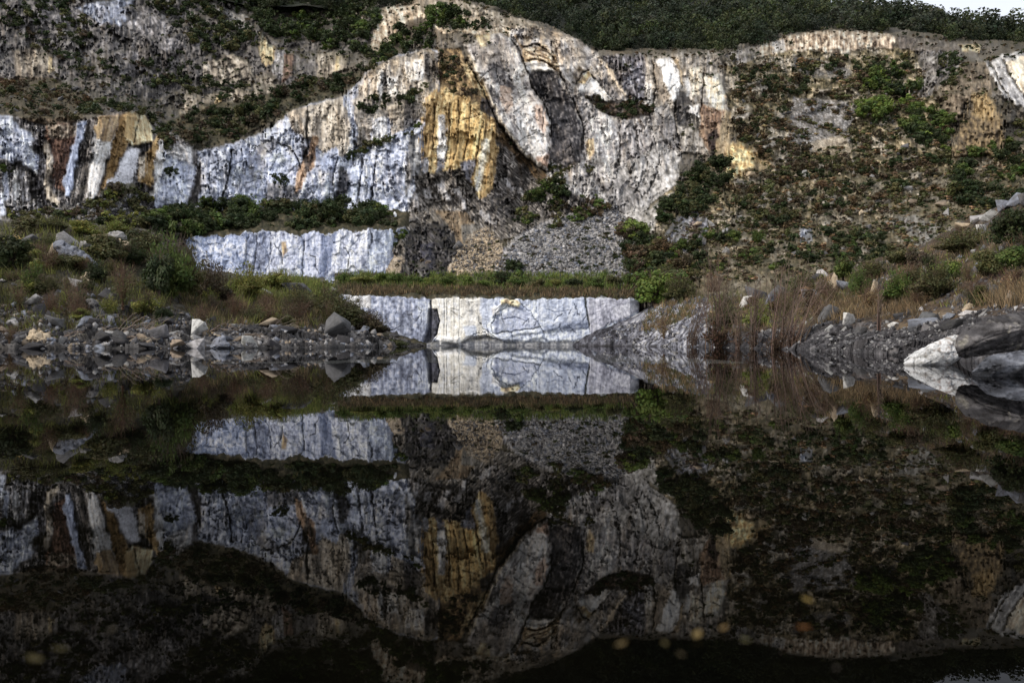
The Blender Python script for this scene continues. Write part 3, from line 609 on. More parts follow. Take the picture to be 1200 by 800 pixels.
P([(930, 114), (985, 118), (1008, 134), (992, 150), (1000, 166), (950, 176), (922, 162), (926, 134)], rubble([lin(52, 51, 53), lin(92, 90, 92), lin(136, 133, 134), lin(190, 187, 186)], 3, .3, 144), .8, soil=.1, fl=.9)
P([(950, 166), (990, 158), (1002, 176), (986, 186), (955, 183)], rubble([lin(110, 94, 76), lin(164, 148, 124), lin(198, 184, 160)], 3.4, .4, 145), .75, fl=.9)
P([(930, 66), (975, 72), (1000, 84), (988, 96), (950, 90), (930, 80)], rubble([lin(70, 68, 70), lin(120, 117, 118), lin(168, 165, 164)], 3, .35, 146), .6, fl=.9)
P([(1072, 60), (1132, 56), (1122, 82), (1092, 112), (1060, 118), (1082, 84)], strata([lin(46, 44, 44), lin(84, 80, 80), lin(124, 120, 120), lin(180, 176, 172)], -45, 147, 2.4), .85, soil=.1)
P([(1096, 110), (1124, 76), (1158, 72), (1164, 110), (1136, 114), (1120, 140), (1112, 150)], stone([lin(62, 52, 42), lin(104, 90, 74), lin(146, 130, 110)], -8, 3, 18, .5, .5, .45, 148), .9, h=.6)
P([(1138, 110), (1160, 108), (1168, 126), (1175, 144), (1179, 162), (1172, 182), (1117, 182), (1120, 162), (1131, 144), (1138, 126)], stone([lin(62, 52, 40), lin(100, 84, 62), lin(134, 112, 78), lin(168, 144, 104)], 8, 3, 18, .45, .5, .45, 149), .9, h=3, fe=3, w=5)
P([(1139, 110), (1160, 108), (1167, 126), (1164, 142), (1140, 136)], stone([lin(126, 100, 62), lin(160, 132, 84), lin(188, 160, 112)], 6, 2.4, 24, .4, .4, .35, 150), .8, fe=4, w=4)
P([(1155, 72), (1176, 64), (1200, 60), (1370, 70), (1370, 140), (1200, 126), (1190, 122), (1175, 112), (1166, 95)], stone([lin(100, 100, 104), lin(170, 168, 168), lin(212, 208, 204), lin(228, 224, 218)], 32, 5, 40, .35, .4, .3, 151), .96, h=1.6, fl=.85)
P([(1164, 74), (1172, 74), (1184, 98), (1196, 116), (1188, 116), (1174, 96)], stone(DARKSP, 32, 3, 20, .4, .5, .2, 152, bias=.2), .6)
P([(1178, 74), (1200, 66), (1260, 70), (1260, 112), (1200, 110), (1190, 96)], stone([lin(180, 150, 110), lin(222, 204, 176), lin(232, 218, 196)], 28, 4, 30, .2, .3, .2, 153), .85)
CK([(1176, 70), (1186, 92), (1202, 116)], lin(80, 70, 60), 1.2, .6)
CK([(1160, 72), (1172, 98), (1186, 120)], lin(60, 54, 48), 1.2, .6)
P([(884, 55), (900, 49), (920, 43), (960, 37), (1000, 35), (1030, 39), (1050, 43), (1046, 58), (1020, 56), (1000, 60), (985, 64), (960, 60), (930, 60), (910, 63), (888, 67)], stone([lin(78, 62, 50), lin(146, 124, 102), lin(200, 180, 154), lin(226, 214, 198)], 0, 2.6, 18, .4, .35, .35, 154, 1.4, .05), .95, h=1.2)
P([(905, 50), (918, 46), (922, 60), (908, 62)], stone(WHITE, 0, 3, 14, .3, .3, .2, 155, bias=-.05), .75)
P([(1050, 42), (1100, 47), (1140, 51), (1170, 55), (1166, 64), (1120, 62), (1055, 58)], stone([lin(58, 52, 48), lin(96, 88, 82), lin(140, 130, 120)], 0, 3, 12, .45, .4, .4, 156), .9, h=.8)
P([(1124, 52), (1150, 52), (1148, 61), (1128, 60)], stone(CREAM, 0, 3, 12, .35, .4, .3, 157, bias=.0), .8)
P([(850, 64), (890, 52), (890, 66), (862, 80)], stone(SPECK, 0, 3, 12, .5, .5, .4, 158, bias=-.15), .8)
P([(846, 196), (854, 170), (866, 164), (882, 174), (900, 187), (908, 196), (884, 206), (864, 210), (857, 219), (846, 218)], stone([lin(128, 100, 60), lin(170, 140, 92), lin(200, 172, 128)], 6, 3, 14, .45, .6, .4, 158), .8, fe=4, w=5)
P([(850, 190), (856, 172), (866, 166), (878, 175), (890, 186), (884, 198), (863, 205), (857, 214), (851, 212)], stone([lin(160, 122, 70), lin(206, 168, 102), lin(230, 200, 138), lin(238, 216, 166)], 6, 3.0, 14, .4, .6, .4, 159), .92, h=2.5, fe=2, w=4)
P([(866, 200), (898, 190), (905, 200), (880, 208)], rubble([lin(130, 110, 80), lin(184, 166, 130)], 3, .4, 160), .6, fl=.9)
P([(936, 268), (948, 262), (954, 282), (940, 286)], stone(BLUEW, 0, 4, 20, .3, .4, .3, 161, bias=.15), .8, h=.8)
P([(1034, 260), (1050, 254), (1072, 252), (1100, 262), (1106, 282), (1082, 292), (1070, 288), (1058, 268), (1040, 272)], stone([lin(96, 90, 84), lin(150, 146, 142), lin(196, 192, 188)], 8, 3.5, 16, .5, .5, .5, 162), .9, h=1.4)
P([(860, 256), (900, 244), (918, 262), (890, 276), (862, 272)], rubble([lin(110, 98, 82), lin(164, 152, 134), lin(200, 190, 174)], 3.4, .35, 163), .6, fl=.9)
P([(784, 264), (800, 250), (818, 245), (832, 256), (826, 286), (806, 297), (776, 288)], strata([lin(44, 44, 50), lin(96, 98, 110), lin(150, 152, 162), lin(190, 186, 180)], -52, 164, 3.0), .92, h=1.0)
P([(808, 262), (816, 256), (818, 278), (806, 290)], stone(RUST, -20, 3, 14, .4, .4, .3, 165, bias=.2), .7)
P([(734, 268), (760, 246), (790, 224), (797, 234), (772, 252), (765, 270), (746, 270)], stone([lin(120, 116, 112), lin(176, 172, 168), lin(206, 202, 198)], -40, 3, 16, .5, .5, .4, 166), .85, h=1.0)

for k in range(330):                                  # open joints and fractures
    ax, ay = (RNG.uniform(228, 500), RNG.uniform(80, 250)) if k % 2 else (RNG.uniform(545, 860), RNG.uniform(40, 260))
    an = math.radians(RNG.choice([95, 84, 60, 122, 150]) + RNG.normal(0, 9)); L_ = RNG.uniform(4, 9) * (1 + 2.2 * RNG.uniform() ** 2)
    mx_, my_ = ax + .5 * L_ * math.cos(an) + RNG.normal(0, .8), ay + .5 * L_ * math.sin(an) + RNG.normal(0, .8)
    CK([(ax, ay), (mx_, my_), (ax + L_ * math.cos(an), ay + L_ * math.sin(an))], lin(58, 55, 54), .5, .3, .6, .8)
# ---------------------------------------------------------------- relief of the broken rock
f1r, f1e, f1t = facets(x / 24 + .5 * fc.wx, y / 30 + .5 * fc.wy, 201)
f2r, f2e, f2t = facets(x / 8 + .35 * fc.wx, y / 11 + .35 * fc.wy, 211)
f3r, f3e, f3t = facets(x / 3.2, y / 3.8, 221)
flute = fbm(x / 5 - y / 40, y / 60, 3, 231) + 1.5 * fbm(x / 17 - y / 90, y / 90, 2, 236)
soil = np.clip(fc.S, 0, 1)
rock = 1 - .6 * soil; bare = np.clip(1 - 1.5 * soil, 0, 1)
rel = fc.Q * rock * (1.6 * f1r + .34 * f2r + .06 * f3r + .27 * flute * (.25 + .75 * bare)) + .5 * soil * f2r + 2.0 * fbm(x / 60 - y / 120, y / 70, 3, 241) * (.3 + .7 * bare) + .09 * fbm(x / 3, y / 3, 3, 251) + fc.R
rel -= fc.Q * rock * (.35 * (1 - ss(0, .10, f1e)) + .08 * (1 - ss(0, .12, f2e)))
D = D - rel.reshape(D.shape)
C = fc.C.copy()
sv = fbm(x / 5.5 - y / 60, y / 46, 3, 281) * (.6 + .8 * fbm(x / 40, y / 40, 2, 283))
C *= (1 - .18 * bare * fc.Q * ss(.15, .45, sv))[:, None] * (1 + .14 * rock * ss(.1, .5, -sv))[:, None]
bare = bare
st1 = fbm(x / 7 - y / 50, y / 55, 3, 285) + .7 * fbm(x / 45, y / 40, 2, 287)
C = mixc(C, C * np.array([1.0, .80, .58]), .65 * fc.Q * bare * ss(.12, .75, st1) * ss(250, 190, y))
warm = ss(.0, .6, fbm(x / 9, y / 26, 3, 293) + .35) * ss(395, 440, x) * (1 - ss(830, 900, x)) * ss(150, 70, y) * bare * (.4 + .6 * fc.Q)  # warm light on the upper central faces, tinted into the rock colour
C = mixc(C, C * np.array([1.16, 1.0, .76]), .8 * warm)
st2 = fbm(x / 4.2 - y / 70, y / 70, 3, 289) + .6 * fbm(x / 30, y / 30, 2, 291)
C = mixc(C, C * np.array([.52, .50, .50]), .24 * fc.Q * bare * ss(.15, .7, st2))
# cracks carry dirt, facets differ slightly in tone
C *= (1 - .45 * rock * (1 - ss(0, .07, f1e)) * (f1t > .3) - .10 * rock * (1 - ss(0, .09, f2e)) * (f2t > .4))[:, None]
C *= (.90 + .20 * f1t)[:, None] * (.87 + .26 * f2t)[:, None] * (.93 + .14 * f3t)[:, None]
# flat treads collect soil, dead grass and litter
Db = D.copy()
for _ in range(3):
    Db[1:-1, 1:-1] = (Db[1:-1, 1:-1] * 2 + Db[:-2, 1:-1] + Db[2:, 1:-1] + Db[1:-1, :-2] + Db[1:-1, 2:]) / 6
dDz = np.gradient(Db, axis=0) / (ST * D / F)
tread = ss(.75, 1.9, dDz.ravel() + .5 * fbm(x / 6, y / 6, 3, 261))
C = mixc(C, pal(.5 + .6 * fbm(x / 7, y / 5, 3, 271), SOIL), tread * (.25 + .6 * soil))
V = W(PX.ravel(), PY.ravel(), D.ravel())
RIM = np.array([(-200, -75), (236, -75), (262, -6), (300, 4), (430, 2), (500, -6), (540, -3), (575, 6), (600, 14), (640, 28), (665, 40), (690, 52), (705, 58), (790, 56), (850, 57), (870, 51), (890, 43), (920, 37), (960, 31), (1000, 29), (1050, 33), (1100, 40), (1140, 45), (1200, 49), (1400, 64)], float)
GF = grid_faces(len(gy), len(gx))[:, ::-1]
GF = GF[(y > np.interp(x, RIM[:, 0], RIM[:, 1]) + 2.5 * fc.wy)[GF[:, 0]]]
cliff = link('quarry_cliff', mk_mesh('quarry_cliff', V, GF, M_CLIFF, C))
tag(cliff, 'terraced marble quarry cliff with gold, white and dark streaked slabs above the pond', 'cliff', kind='structure')
CLIFF_D = D


def cliff_at(px, py):
    j = int(np.clip(round((px - gx[0]) / ST), 0, len(gx) - 1)); i = int(np.clip(round((gy[0] - py) / ST), 0, len(gy) - 1))
    d = CLIFF_D[i, j]
    return Vector(((px - 600) / F * d, d, CH + (HZ - py) / F * d)), d

# ================================================================ OTHER GROUND SHEETS
class Sheet:
    """surface lofted through survey columns; every column has the same number of (photo row, distance) stations"""

    def __init__(s, cols, x0, x1, dx, n):
        cx = np.array(sorted(cols), float); K = len(cols[sorted(cols)[0]])
        T = np.array([cols[k] for k in sorted(cols)], float)          # (C,K,2)
        s.px = np.arange(x0, x1 + dx * .5, dx)
        st = np.stack([np.stack([np.interp(s.px, cx, T[:, k, j]) for k in range(K)], 0) for j in (0, 1)], -1)  # (K,nx,2)
        t = np.concatenate([np.linspace(i, i + 1, m, endpoint=False) for i, m in enumerate(n)] + [[K - 1.0]])
        i = np.minimum(t.astype(int), K - 2); f = (t - i)[:, None, None]
        g = st[i] * (1 - f) + st[i + 1] * f
        s.py = g[..., 0]; s.Y = g[..., 1]; s.t = t
        s.P = W(np.broadcast_to(s.px, s.py.shape), s.py, s.Y)          # (nt,nx,3)

    def at(s, px, py):
        j = int(np.clip(round((px - s.px[0]) / (s.px[1] - s.px[0])), 0, len(s.px) - 1))
        i = int(np.argmin(np.abs(s.py[:, j] - py)))
        return Vector(s.P[i, j]), float(s.P[i, j, 1])

    def build(s, name, mat, C):
        nt, nx = s.py.shape
        return link(name, mk_mesh(name, s.P.reshape(-1, 3), grid_faces(nt, nx)[:, ::-1], mat, C.reshape(-1, 3)))


# ---------------------------------------------------------------- marble wall standing in the water
ww = {}
for px, top, dY in ((392, 344, 1.6), (440, 346, 1.6), (502, 349, 1.4), (504, 349, 1.3), (507, 349, 0), (565, 349, 0), (620, 350, -.2), (690, 348, .1), (738, 350, .3), (748, 352, 1.2), (756, 353, 5)):
    ww[px] = [(407.5, 79.4 + dY), (403, 79.6 + dY), (top + 1, 80.6 + dY), (top - 2, 81.6 + dY), (322, 93), (316, 100)]
wall = Sheet(ww, 392, 749, .62, [6, 84, 6, 30, 4])
X, Yp = np.broadcast_to(wall.px, wall.py.shape).ravel(), wall.py.ravel()
wf = Face(X, Yp); wf.wx *= .5; wf.wy *= .5
BW = [lin(80, 83, 94), lin(140, 146, 161), lin(180, 186, 200), lin(212, 215, 222)]
wf.C[:] = stone(BW, 0, 7, 50, .25, .5, .25, 301, bias=.12)(X, Yp)
Q = wf.paint; KR = wf.crack
Q([(390, 342), (505, 348), (506, 362), (512, 362), (515, 376), (512, 392), (500, 408), (390, 410)], stone([lin(66, 68, 80), lin(112, 117, 134), lin(154, 160, 178), lin(200, 202, 212)], 0, 5, 26, .3, .6, .3, 302, .9, .06), .95)
Q([(404, 343), (434, 345), (436, 362), (408, 358)], stone(WHITE, 0, 4, 24, .3, .4, .3, 303, bias=-.2), .75)
Q([(488, 352), (504, 352), (502, 384), (494, 388)], stone(BW, 0, 3, 30, .3, .3, .3, 304, bias=.08), .7)
for sx_, sw in ((420, 3), (446, 3), (468, 4), (480, 3)):
    Q([(sx_, 352), (sx_ + sw, 351), (sx_ + sw + 1, 392), (sx_ - 1, 394)], lin(52, 54, 64), .55, w=3)
Q([(505, 347), (566, 347), (564, 362), (563, 378), (578, 399), (545, 399), (536, 403), (518, 403), (510, 396), (515, 376), (512, 362), (505, 362)], stone([lin(176, 170, 158), lin(218, 212, 200), lin(234, 230, 222)], 0, 3, 60, .28, .35, .2, 305, bias=.12), .97)
Q([(538, 352), (562, 350), (566, 374), (560, 392), (548, 388)], stone([lin(120, 118, 116), lin(180, 176, 170), lin(214, 210, 202)], 0, 3, 24, .5, .5, .3, 306, bias=.05), .6)
Q([(542, 382), (556, 382), (560, 394), (546, 394)], lin(170, 180, 200), .6)
for lx in (520.5, 523.5, 532, 538):
    KR([(lx, 350), (lx + .4, 372), (lx - .2, 394)], lin(70, 66, 60), .45, .06, .75, .4)
KR([(505, 348), (505, 362), (512, 363), (514.5, 376), (511.5, 391), (504, 401)], lin(30, 30, 34), 1.2, .5)
Q([(503.5, 362), (511, 363), (514.5, 376), (511.5, 391), (503, 402), (494, 403), (501, 388)], stone([lin(30, 30, 36), lin(54, 54, 62), lin(80, 80, 92)], 0, 2.4, 16, .5, .5, .3, 307), .95, h=-.9, w=1)
Q([(577, 378), (590, 366), (604, 358), (617, 360), (626, 369), (632, 384), (612, 387), (580, 391)], stone([lin(112, 118, 138), lin(146, 152, 172), lin(170, 175, 192)], 12, 8, 30, .45, .5, .15, 308, bias=.05), .7, h=.2, fe=2, w=4)
Q([(578, 392), (612, 388), (632, 385), (640, 396), (610, 400), (584, 399)], stone(BW, 0, 6, 14, .35, .5, .3, 309, bias=.25), .8, h=.2, w=4)
Q([(586, 351), (600, 349), (611, 356), (607, 361), (596, 356), (586, 357)], stone(CREAM, 50, 5, 14, .2, .4, .2, 310, bias=.12), .92, h=.6)
Q([(576, 360), (586, 357), (586, 368), (577, 371)], stone(WHITE, 0, 5, 14, .2, .4, .2, 311), .9, h=.5)
Q([(562, 350), (578, 350), (576, 362), (574, 378), (566, 380), (562, 364)], stone([lin(152, 158, 174), lin(194, 199, 210)], 0, 4, 24, .25, .4, .3, 312), .8)
Q([(628, 350), (684, 348), (690, 378), (640, 388), (632, 370)], stone([lin(138, 144, 160), lin(168, 175, 191), lin(198, 202, 211)], 0, 7, 60, .25, .6, .2, 313, bias=.06), .85, h=.15, fe=3, w=4)
Q([(634, 382), (690, 374), (691, 384), (640, 389)], stone([lin(100, 108, 128), lin(142, 150, 170)], 60, 5, 30, .25, .4, .15, 314), .7)
Q([(640, 388), (690, 384), (690, 398), (600, 401), (600, 394)], stone(BW, 0, 4, 12, .4, .6, .4, 315, bias=.18), .85, h=-.2)
Q([(689, 349), (722, 349), (748, 353), (750, 362), (734, 373), (714, 379), (694, 393), (689, 378)], stone([lin(112, 112, 123), lin(150, 150, 161), lin(184, 184, 193)], 4, 5, 40, .25, .5, .15, 316, bias=.05), .95, h=.15)
Q([(718, 360), (744, 354), (748, 362), (734, 372), (722, 372)], stone([lin(150, 150, 160), lin(206, 206, 212)], 30, 3, 12, .4, .5, .4, 317), .7)
for ln in ([(560, 370), (565, 384), (576, 392), (584, 398)], [(577, 391), (575, 380), (582, 368), (592, 361), (602, 353)],            [(608, 352), (614, 358), (622, 364), (627, 373), (635, 387), (642, 392)], [(577, 391), (600, 388), (618, 386), (633, 384)], [(600, 388), (599, 400)],
           [(686, 349), (688, 366), (691, 380), (693, 392)], [(672, 352), (680, 372)], [(556, 392), (566, 388), (574, 396)]):
    KR(ln, lin(74, 74, 74), .45, .16, .7, 3.6)
KR([(686, 350), (688, 366), (691, 382)], lin(84, 86, 66), 1.0, .2, .7)
KR([(628, 350), (629, 366)], lin(110, 116, 130), .5, .1, .7, .4)
KR([(640, 362), (652, 366), (668, 363)], lin(110, 120, 146), .5, .1, .6)
KR([(590, 374), (604, 372), (616, 376)], lin(120, 124, 140), .6, .15, .6)
for k in range(46):                                   # hairline joints
    ax = RNG.uniform(396, 745); ay = RNG.uniform(352, 392); an = RNG.normal(1.5, .6); L_ = RNG.uniform(4, 16)
    KR([(ax, ay), (ax + L_ * .5 * math.cos(an) + RNG.normal(0, 1), ay + L_ * .5 * math.sin(an)), (ax + L_ * math.cos(an), ay + L_ * math.sin(an))], lin(92, 92, 98), .4, .12, .6)
Q([(500, 399), (538, 403), (548, 396), (570, 393), (590, 400), (640, 400), (690, 398), (760, 400), (760, 410), (500, 410)], stone([lin(34, 33, 34), lin(70, 68, 68), lin(130, 128, 126)], 0, 3, 5, .5, .6, .4, 318), .85, h=-.5)
Q([(516, 394), (538, 396), (538, 403), (516, 403)], stone(WHITE, 0, 5, 20, .2, .4, .2, 319, bias=-.05), .8, h=.5)
_, we, wt = facets(X / 14, Yp / 12, 331); wr2, we2, _ = facets(X / 4, Yp / 4, 341)
wrel = wf.R + .16 * fbm(X / 22, Yp / 30, 3, 351) + .04 * wr2 + .03 * fbm(X / 2.4, Yp / 3, 3, 352)
face = ss(.9, 1.2, np.repeat(wall.t, wall.px.size)) * (1 - ss(1.9, 2.3, np.repeat(wall.t, wall.px.size)))
topm = ss(2.0, 2.4, np.repeat(wall.t, wall.px.size) + .25 * fbm(X / 5, Yp, 2, 353))
P3 = wall.P.reshape(-1, 3); P3[:, 1] -= wrel * (.25 + .75 * face)
tq = np.repeat(wall.t, wall.px.size); lip = ss(1.55, 1.98, tq) * (1 - ss(2.2, 3, tq))
P3[:, 2] += topm * .35 * fbm(X / 12, P3[:, 1] / 2, 3, 354) + lip * (.10 * fbm(X / 9, 0 * X, 3, 357) + .07 * np.floor(2.4 * gn(X / 17, 0 * X, 358)))
C = mixc(wf.C, pal(.5 + .6 * fbm(X / 5, P3[:, 1], 3, 355), SOIL), topm)
o = wall.build('rock_wall', M_CLIFF, C)
tag(o, 'pale blue and white cut marble wall rising straight from the far water edge', 'rock wall', kind='structure')

# ---------------------------------------------------------------- lower ledge wall
lw = {}
for px, top in ((196, 281), (240, 277), (282, 275), (288, 271), (320, 271), (352, 274), (400, 271), (440, 269), (452, 268), (460, 268), (474, 267), (486, 269)):
    d = float(np.interp(px, (430, 445, 458, 474, 486), (0, .3, 1.2, 3, 6)))
    lw[px] = [(334, 92 + d), (327, 93.2 + d), (top + .5, 95 + d), (top - 2.5, 96.5 + d), (244, 104.5)]
ledge = Sheet(lw, 196, 486, .7, [4, 82, 6, 26])
X, Yp = np.broadcast_to(ledge.px, ledge.py.shape).ravel(), ledge.py.ravel()
lf = Face(X, Yp); lf.wx *= .6; lf.wy *= .6
lf.C[:] = stone([lin(74, 79, 94), lin(130, 138, 157), lin(172, 178, 195), lin(212, 214, 222)], -3, 5.5, 40, .35, .5, .3, 361, 1.0, .12)(X, Yp)
Q = lf.paint; KR = lf.crack
Q([(196, 276), (292, 272), (288, 330), (196, 332)], stone([lin(84, 92, 112), lin(130, 139, 162), lin(164, 172, 192), lin(206, 208, 216)], -4, 6, 26, .6, .6, .4, 362, bias=.05), .95)
Q([(292, 272), (317, 270), (316, 304), (310, 324), (284, 324)], stone([lin(58, 62, 76), lin(112, 118, 138), lin(150, 157, 176), lin(190, 194, 206)], -14, 3.4, 30, .4, .5, .4, 363, bias=.02), .92, h=-.3)
Q([(316, 270), (352, 273), (357, 296), (352, 326), (314, 326), (318, 300)], stone([lin(96, 98, 112), lin(164, 169, 186), lin(208, 210, 218)], -2, 4, 24, .5, .5, .5, 364, bias=.15), .92, h=.3)
Q([(330, 284), (337, 283), (337, 296), (333, 302), (331, 296)], stone(GOLD, 0, 2, 16, .2, .4, .2, 365, bias=.1), .8)
Q([(358, 274), (382, 273), (380, 326), (356, 326)], stone([lin(120, 126, 146), lin(170, 175, 192), lin(200, 203, 214)], 0, 5, 40, .3, .5, .25, 366, bias=.12), .9, h=.25)
Q([(378, 273), (396, 272), (390, 296), (384, 326), (372, 326)], stone([lin(70, 76, 96), lin(108, 116, 140), lin(140, 148, 170)], 3, 3.4, 50, .25, .4, .2, 367), .85)
Q([(396, 271), (433, 269), (434, 286), (428, 318), (386, 322), (391, 296)], stone([lin(110, 114, 130), lin(178, 182, 196), lin(216, 217, 222)], 2, 4, 24, .4, .5, .5, 368, bias=.12), .92, h=.3)
Q([(434, 269), (476, 267), (474, 284), (450, 308), (432, 320)], stone(BW, 2, 4, 24, .4, .5, .5, 369, bias=.05), .9)
Q([(468, 266), (488, 268), (488, 300), (462, 300)], lin(70, 68, 70), .7)
for ln in ([(291, 273), (288, 296), (284, 320)], [(301, 274), (299, 298), (295, 320)], [(316, 272), (317, 290), (314, 306), (317, 322)], [(352, 273), (357, 284), (355, 300), (354, 324)], [(433, 269), (436, 280), (433, 292)], [(404, 290), (410, 300), (408, 316)], [(365, 300), (371, 302), (370, 312), (374, 320)], [(322, 286), (330, 296), (332, 310)]):
    KR(ln, lin(44, 44, 48), .7, .16, .8, 2.2)
for k in range(40):
    ax = RNG.uniform(204, 465); ay = RNG.uniform(276, 316); an = RNG.normal(1.55, .5); L_ = RNG.uniform(4, 18)
    KR([(ax, ay), (ax + L_ * .5 * math.cos(an) + RNG.normal(0, 1.4), ay + L_ * .5 * math.sin(an)), (ax + L_ * math.cos(an), ay + L_ * math.sin(an))], lin(86, 88, 94), .4, .05, .5)
lr, le, lt = facets(X / 10, Yp / 13, 371); lr2, _, _ = facets(X / 4, Yp / 5, 372)
tt = np.repeat(ledge.t, ledge.px.size); face = 1 - ss(1.95, 2.3, tt)
P3 = ledge.P.reshape(-1, 3)
P3[:, 1] -= (lf.R + .22 * lr + .08 * lr2 + .08 * fbm(X / 6, Yp / 40, 3, 373) - .07 * (1 - ss(0, .1, le))) * face
topm = ss(2.0, 2.5, tt + .3 * fbm(X / 6, Yp, 2, 374))
lip = ss(1.5, 1.98, tt) * (1 - ss(2.2, 3, tt))
P3[:, 2] += topm * .4 * fbm(X / 12, P3[:, 1] / 2, 3, 375) + lip * (.16 * fbm(X / 9, 0 * X, 3, 377) + .16 * np.floor(2.2 * gn(X / 17, 0 * X, 378)))
C = lf.C * (1 - .14 * (1 - ss(0, .08, le)))[:, None]
C = mixc(C, pal(.5 + .6 * fbm(X / 5, P3[:, 1], 3, 376), SOIL), topm)
o = ledge.build('ledge_wall', M_CLIFF, C)
tag(o, 'blue grey rock wall of the lower quarry ledge under the dark shrub band', 'rock wall', kind='structure')

# ---------------------------------------------------------------- left bank
lb = {
    -190: [(418, 26), (412, 29), (396, 32), (372, 35), (330, 39), (285, 44), (262, 50), (258, 64)],
    0: [(412, 38), (409, 40), (396, 42.5), (362, 46), (320, 51), (288, 56), (266, 64), (260, 78)],
    100: [(412, 38.5), (409, 40.5), (396, 43), (355, 47.5), (314, 53), (286, 58), (270, 65), (262, 82)],
    180: [(412, 39), (409, 41), (394, 44), (362, 49), (325, 55), (300, 60), (282, 68), (274, 84)],
    230: [(411, 40), (408.6, 42), (392, 46), (372, 52), (352, 58), (336, 65), (322, 76), (314, 92)],
    300: [(411, 42), (408.2, 44.5), (394, 50), (380, 56), (366, 62), (350, 70), (334, 82), (324, 94)],
    380: [(410.5, 46), (407.4, 49), (398, 54), (388, 60), (376, 66), (362, 73), (346, 80), (326, 92)],
    430: [(410, 52), (407, 55), (400, 60), (393, 66), (386, 71), (380, 76), (372, 79), (362, 86)],
    465: [(410, 60), (406.5, 64), (403, 68), (400, 72), (398, 75), (396, 77), (394, 79), (392, 84)],
    500: [(411, 68), (408, 72), (406.5, 74), (405.5, 76), (405, 77), (404.5, 78.5), (404, 80), (404, 84)],
}
lbank = Sheet(lb, -190, 500, 1.0, [6, 44, 70, 74, 60, 40, 16])


def bank_relief(sh, seed, amp=1.0, soilcol=SOIL, stonecol=SLATE, keepdark=None):
    P3 = sh.P.reshape(-1, 3); xx, yy, zz = P3[:, 0].copy(), P3[:, 1].copy(), P3[:, 2].copy()
    w1 = fbm(xx / 2, yy / 2, 3, seed); w2 = fbm(xx / 2, yy / 2, 3, seed + 1)
    a, ae, at_ = facets(xx / 1.5 + .3 * w1, yy / 1.5 + zz / 2 + .3 * w2, seed + 2)
    b, be, bt = facets(xx / .55 + .3 * w1, yy / .55 + zz / .8 + .3 * w2, seed + 3)
    c, ce, ct = facets(xx / .22, yy / .25 + zz / .3, seed + 4)
    tt = np.repeat(sh.t, sh.px.size)
    rocky = np.clip(1 - ss(1.8, 3.6, tt) * .62 + .45 * fbm(xx / 5, yy / 5, 3, seed + 5), 0, 1)
    edge = ss(.2, 1.4, tt)
    hgt = rocky * (.42 * a + .2 * b + .08 * c) + (1 - rocky) * .10 * c + .5 * fbm(xx / 6, yy / 6, 3, seed + 6)
    P3[:, 2] += amp * edge * hgt - .6 * (1 - ss(.35, 1.08, tt)); P3[:, 1] -= amp * edge * rocky * (.25 * a + .1 * b)
    sc = pal(.08 + .8 * (.35 * at_ + .4 * bt + .25 * ct), stonecol) * (1 - .55 * (1 - ss(0, .16, be)))[:, None] * (1 - .4 * (1 - ss(0, .14, ae)))[:, None]
    so = pal(.5 + .6 * fbm(xx / 1.5, yy / 1.5 + zz, 4, seed + 7), soilcol) * (.8 + .4 * ct)[:, None]
    C = mixc(so, sc, ss(.35, .65, rocky + .25 * fbm(xx / .8, yy / .8 + zz, 3, seed + 8)))
    wet = 1 - ss(.02, .22, P3[:, 2])
    return C * (1 - .6 * wet)[:, None]


C = bank_relief(lbank, 501)
o = lbank.build('left_bank', M_BANK, C)
tag(o, 'rubble covered left bank of dark slate and earth sloping into the pond', 'bank', kind='structure')

# ---------------------------------------------------------------- right bank
rb = {
    672: [(406.5, 74), (405.8, 75.5), (405, 76.5), (404.5, 77), (404, 77.5), (404, 78), (404, 79), (404, 82)],
    700: [(407, 71), (405.5, 72.5), (400, 74), (396, 75), (393, 76), (390, 77), (388, 78), (388, 82)],
    750: [(408.5, 65), (406, 67.5), (394, 70), (384, 72), (377, 74), (371, 76), (368, 78), (366, 84)],
    800: [(409, 56), (406.6, 59), (394, 63), (382, 67), (370, 71), (358, 75), (348, 80), (340, 88)],
    850: [(410, 46), (407.6, 49), (397, 53), (386, 58), (374, 63), (362, 69), (350, 76), (342, 88)],
    900: [(412, 34), (409, 38), (400, 42), (390, 46), (378, 51), (364, 58), (350, 67), (340, 86)],
    1000: [(418, 19), (413, 23.5), (401, 27), (386, 32), (370, 39), (352, 46.5), (328, 57), (312, 80)],
    1075: [(426, 13), (419, 16), (402, 20), (384, 25), (366, 31), (342, 38.5), (306, 48), (288, 68)],
    1150: [(438, 9), (428, 11.5), (404, 15), (384, 19), (366, 23), (334, 29.5), (292, 38), (250, 50)],
    1205: [(450, 7.2), (436, 9), (404, 12), (383, 16), (364, 20), (326, 26), (280, 34), (232, 46)],
    1390: [(470, 5), (452, 6.2), (404, 9), (374, 12), (350, 15), (306, 20), (250, 28), (196, 40)],
}
rbank = Sheet(rb, 672, 1390, 1.0, [8, 46, 70, 74, 84, 70, 50])
DKG = [lin(30, 29, 31), lin(52, 50, 53), lin(78, 75, 78), lin(140, 136, 136)]
C = bank_relief(rbank, 601, .62, SOILR, DKG)
X = np.broadcast_to(rbank.px, rbank.py.shape).ravel(); tt = np.repeat(rbank.t, rbank.px.size)
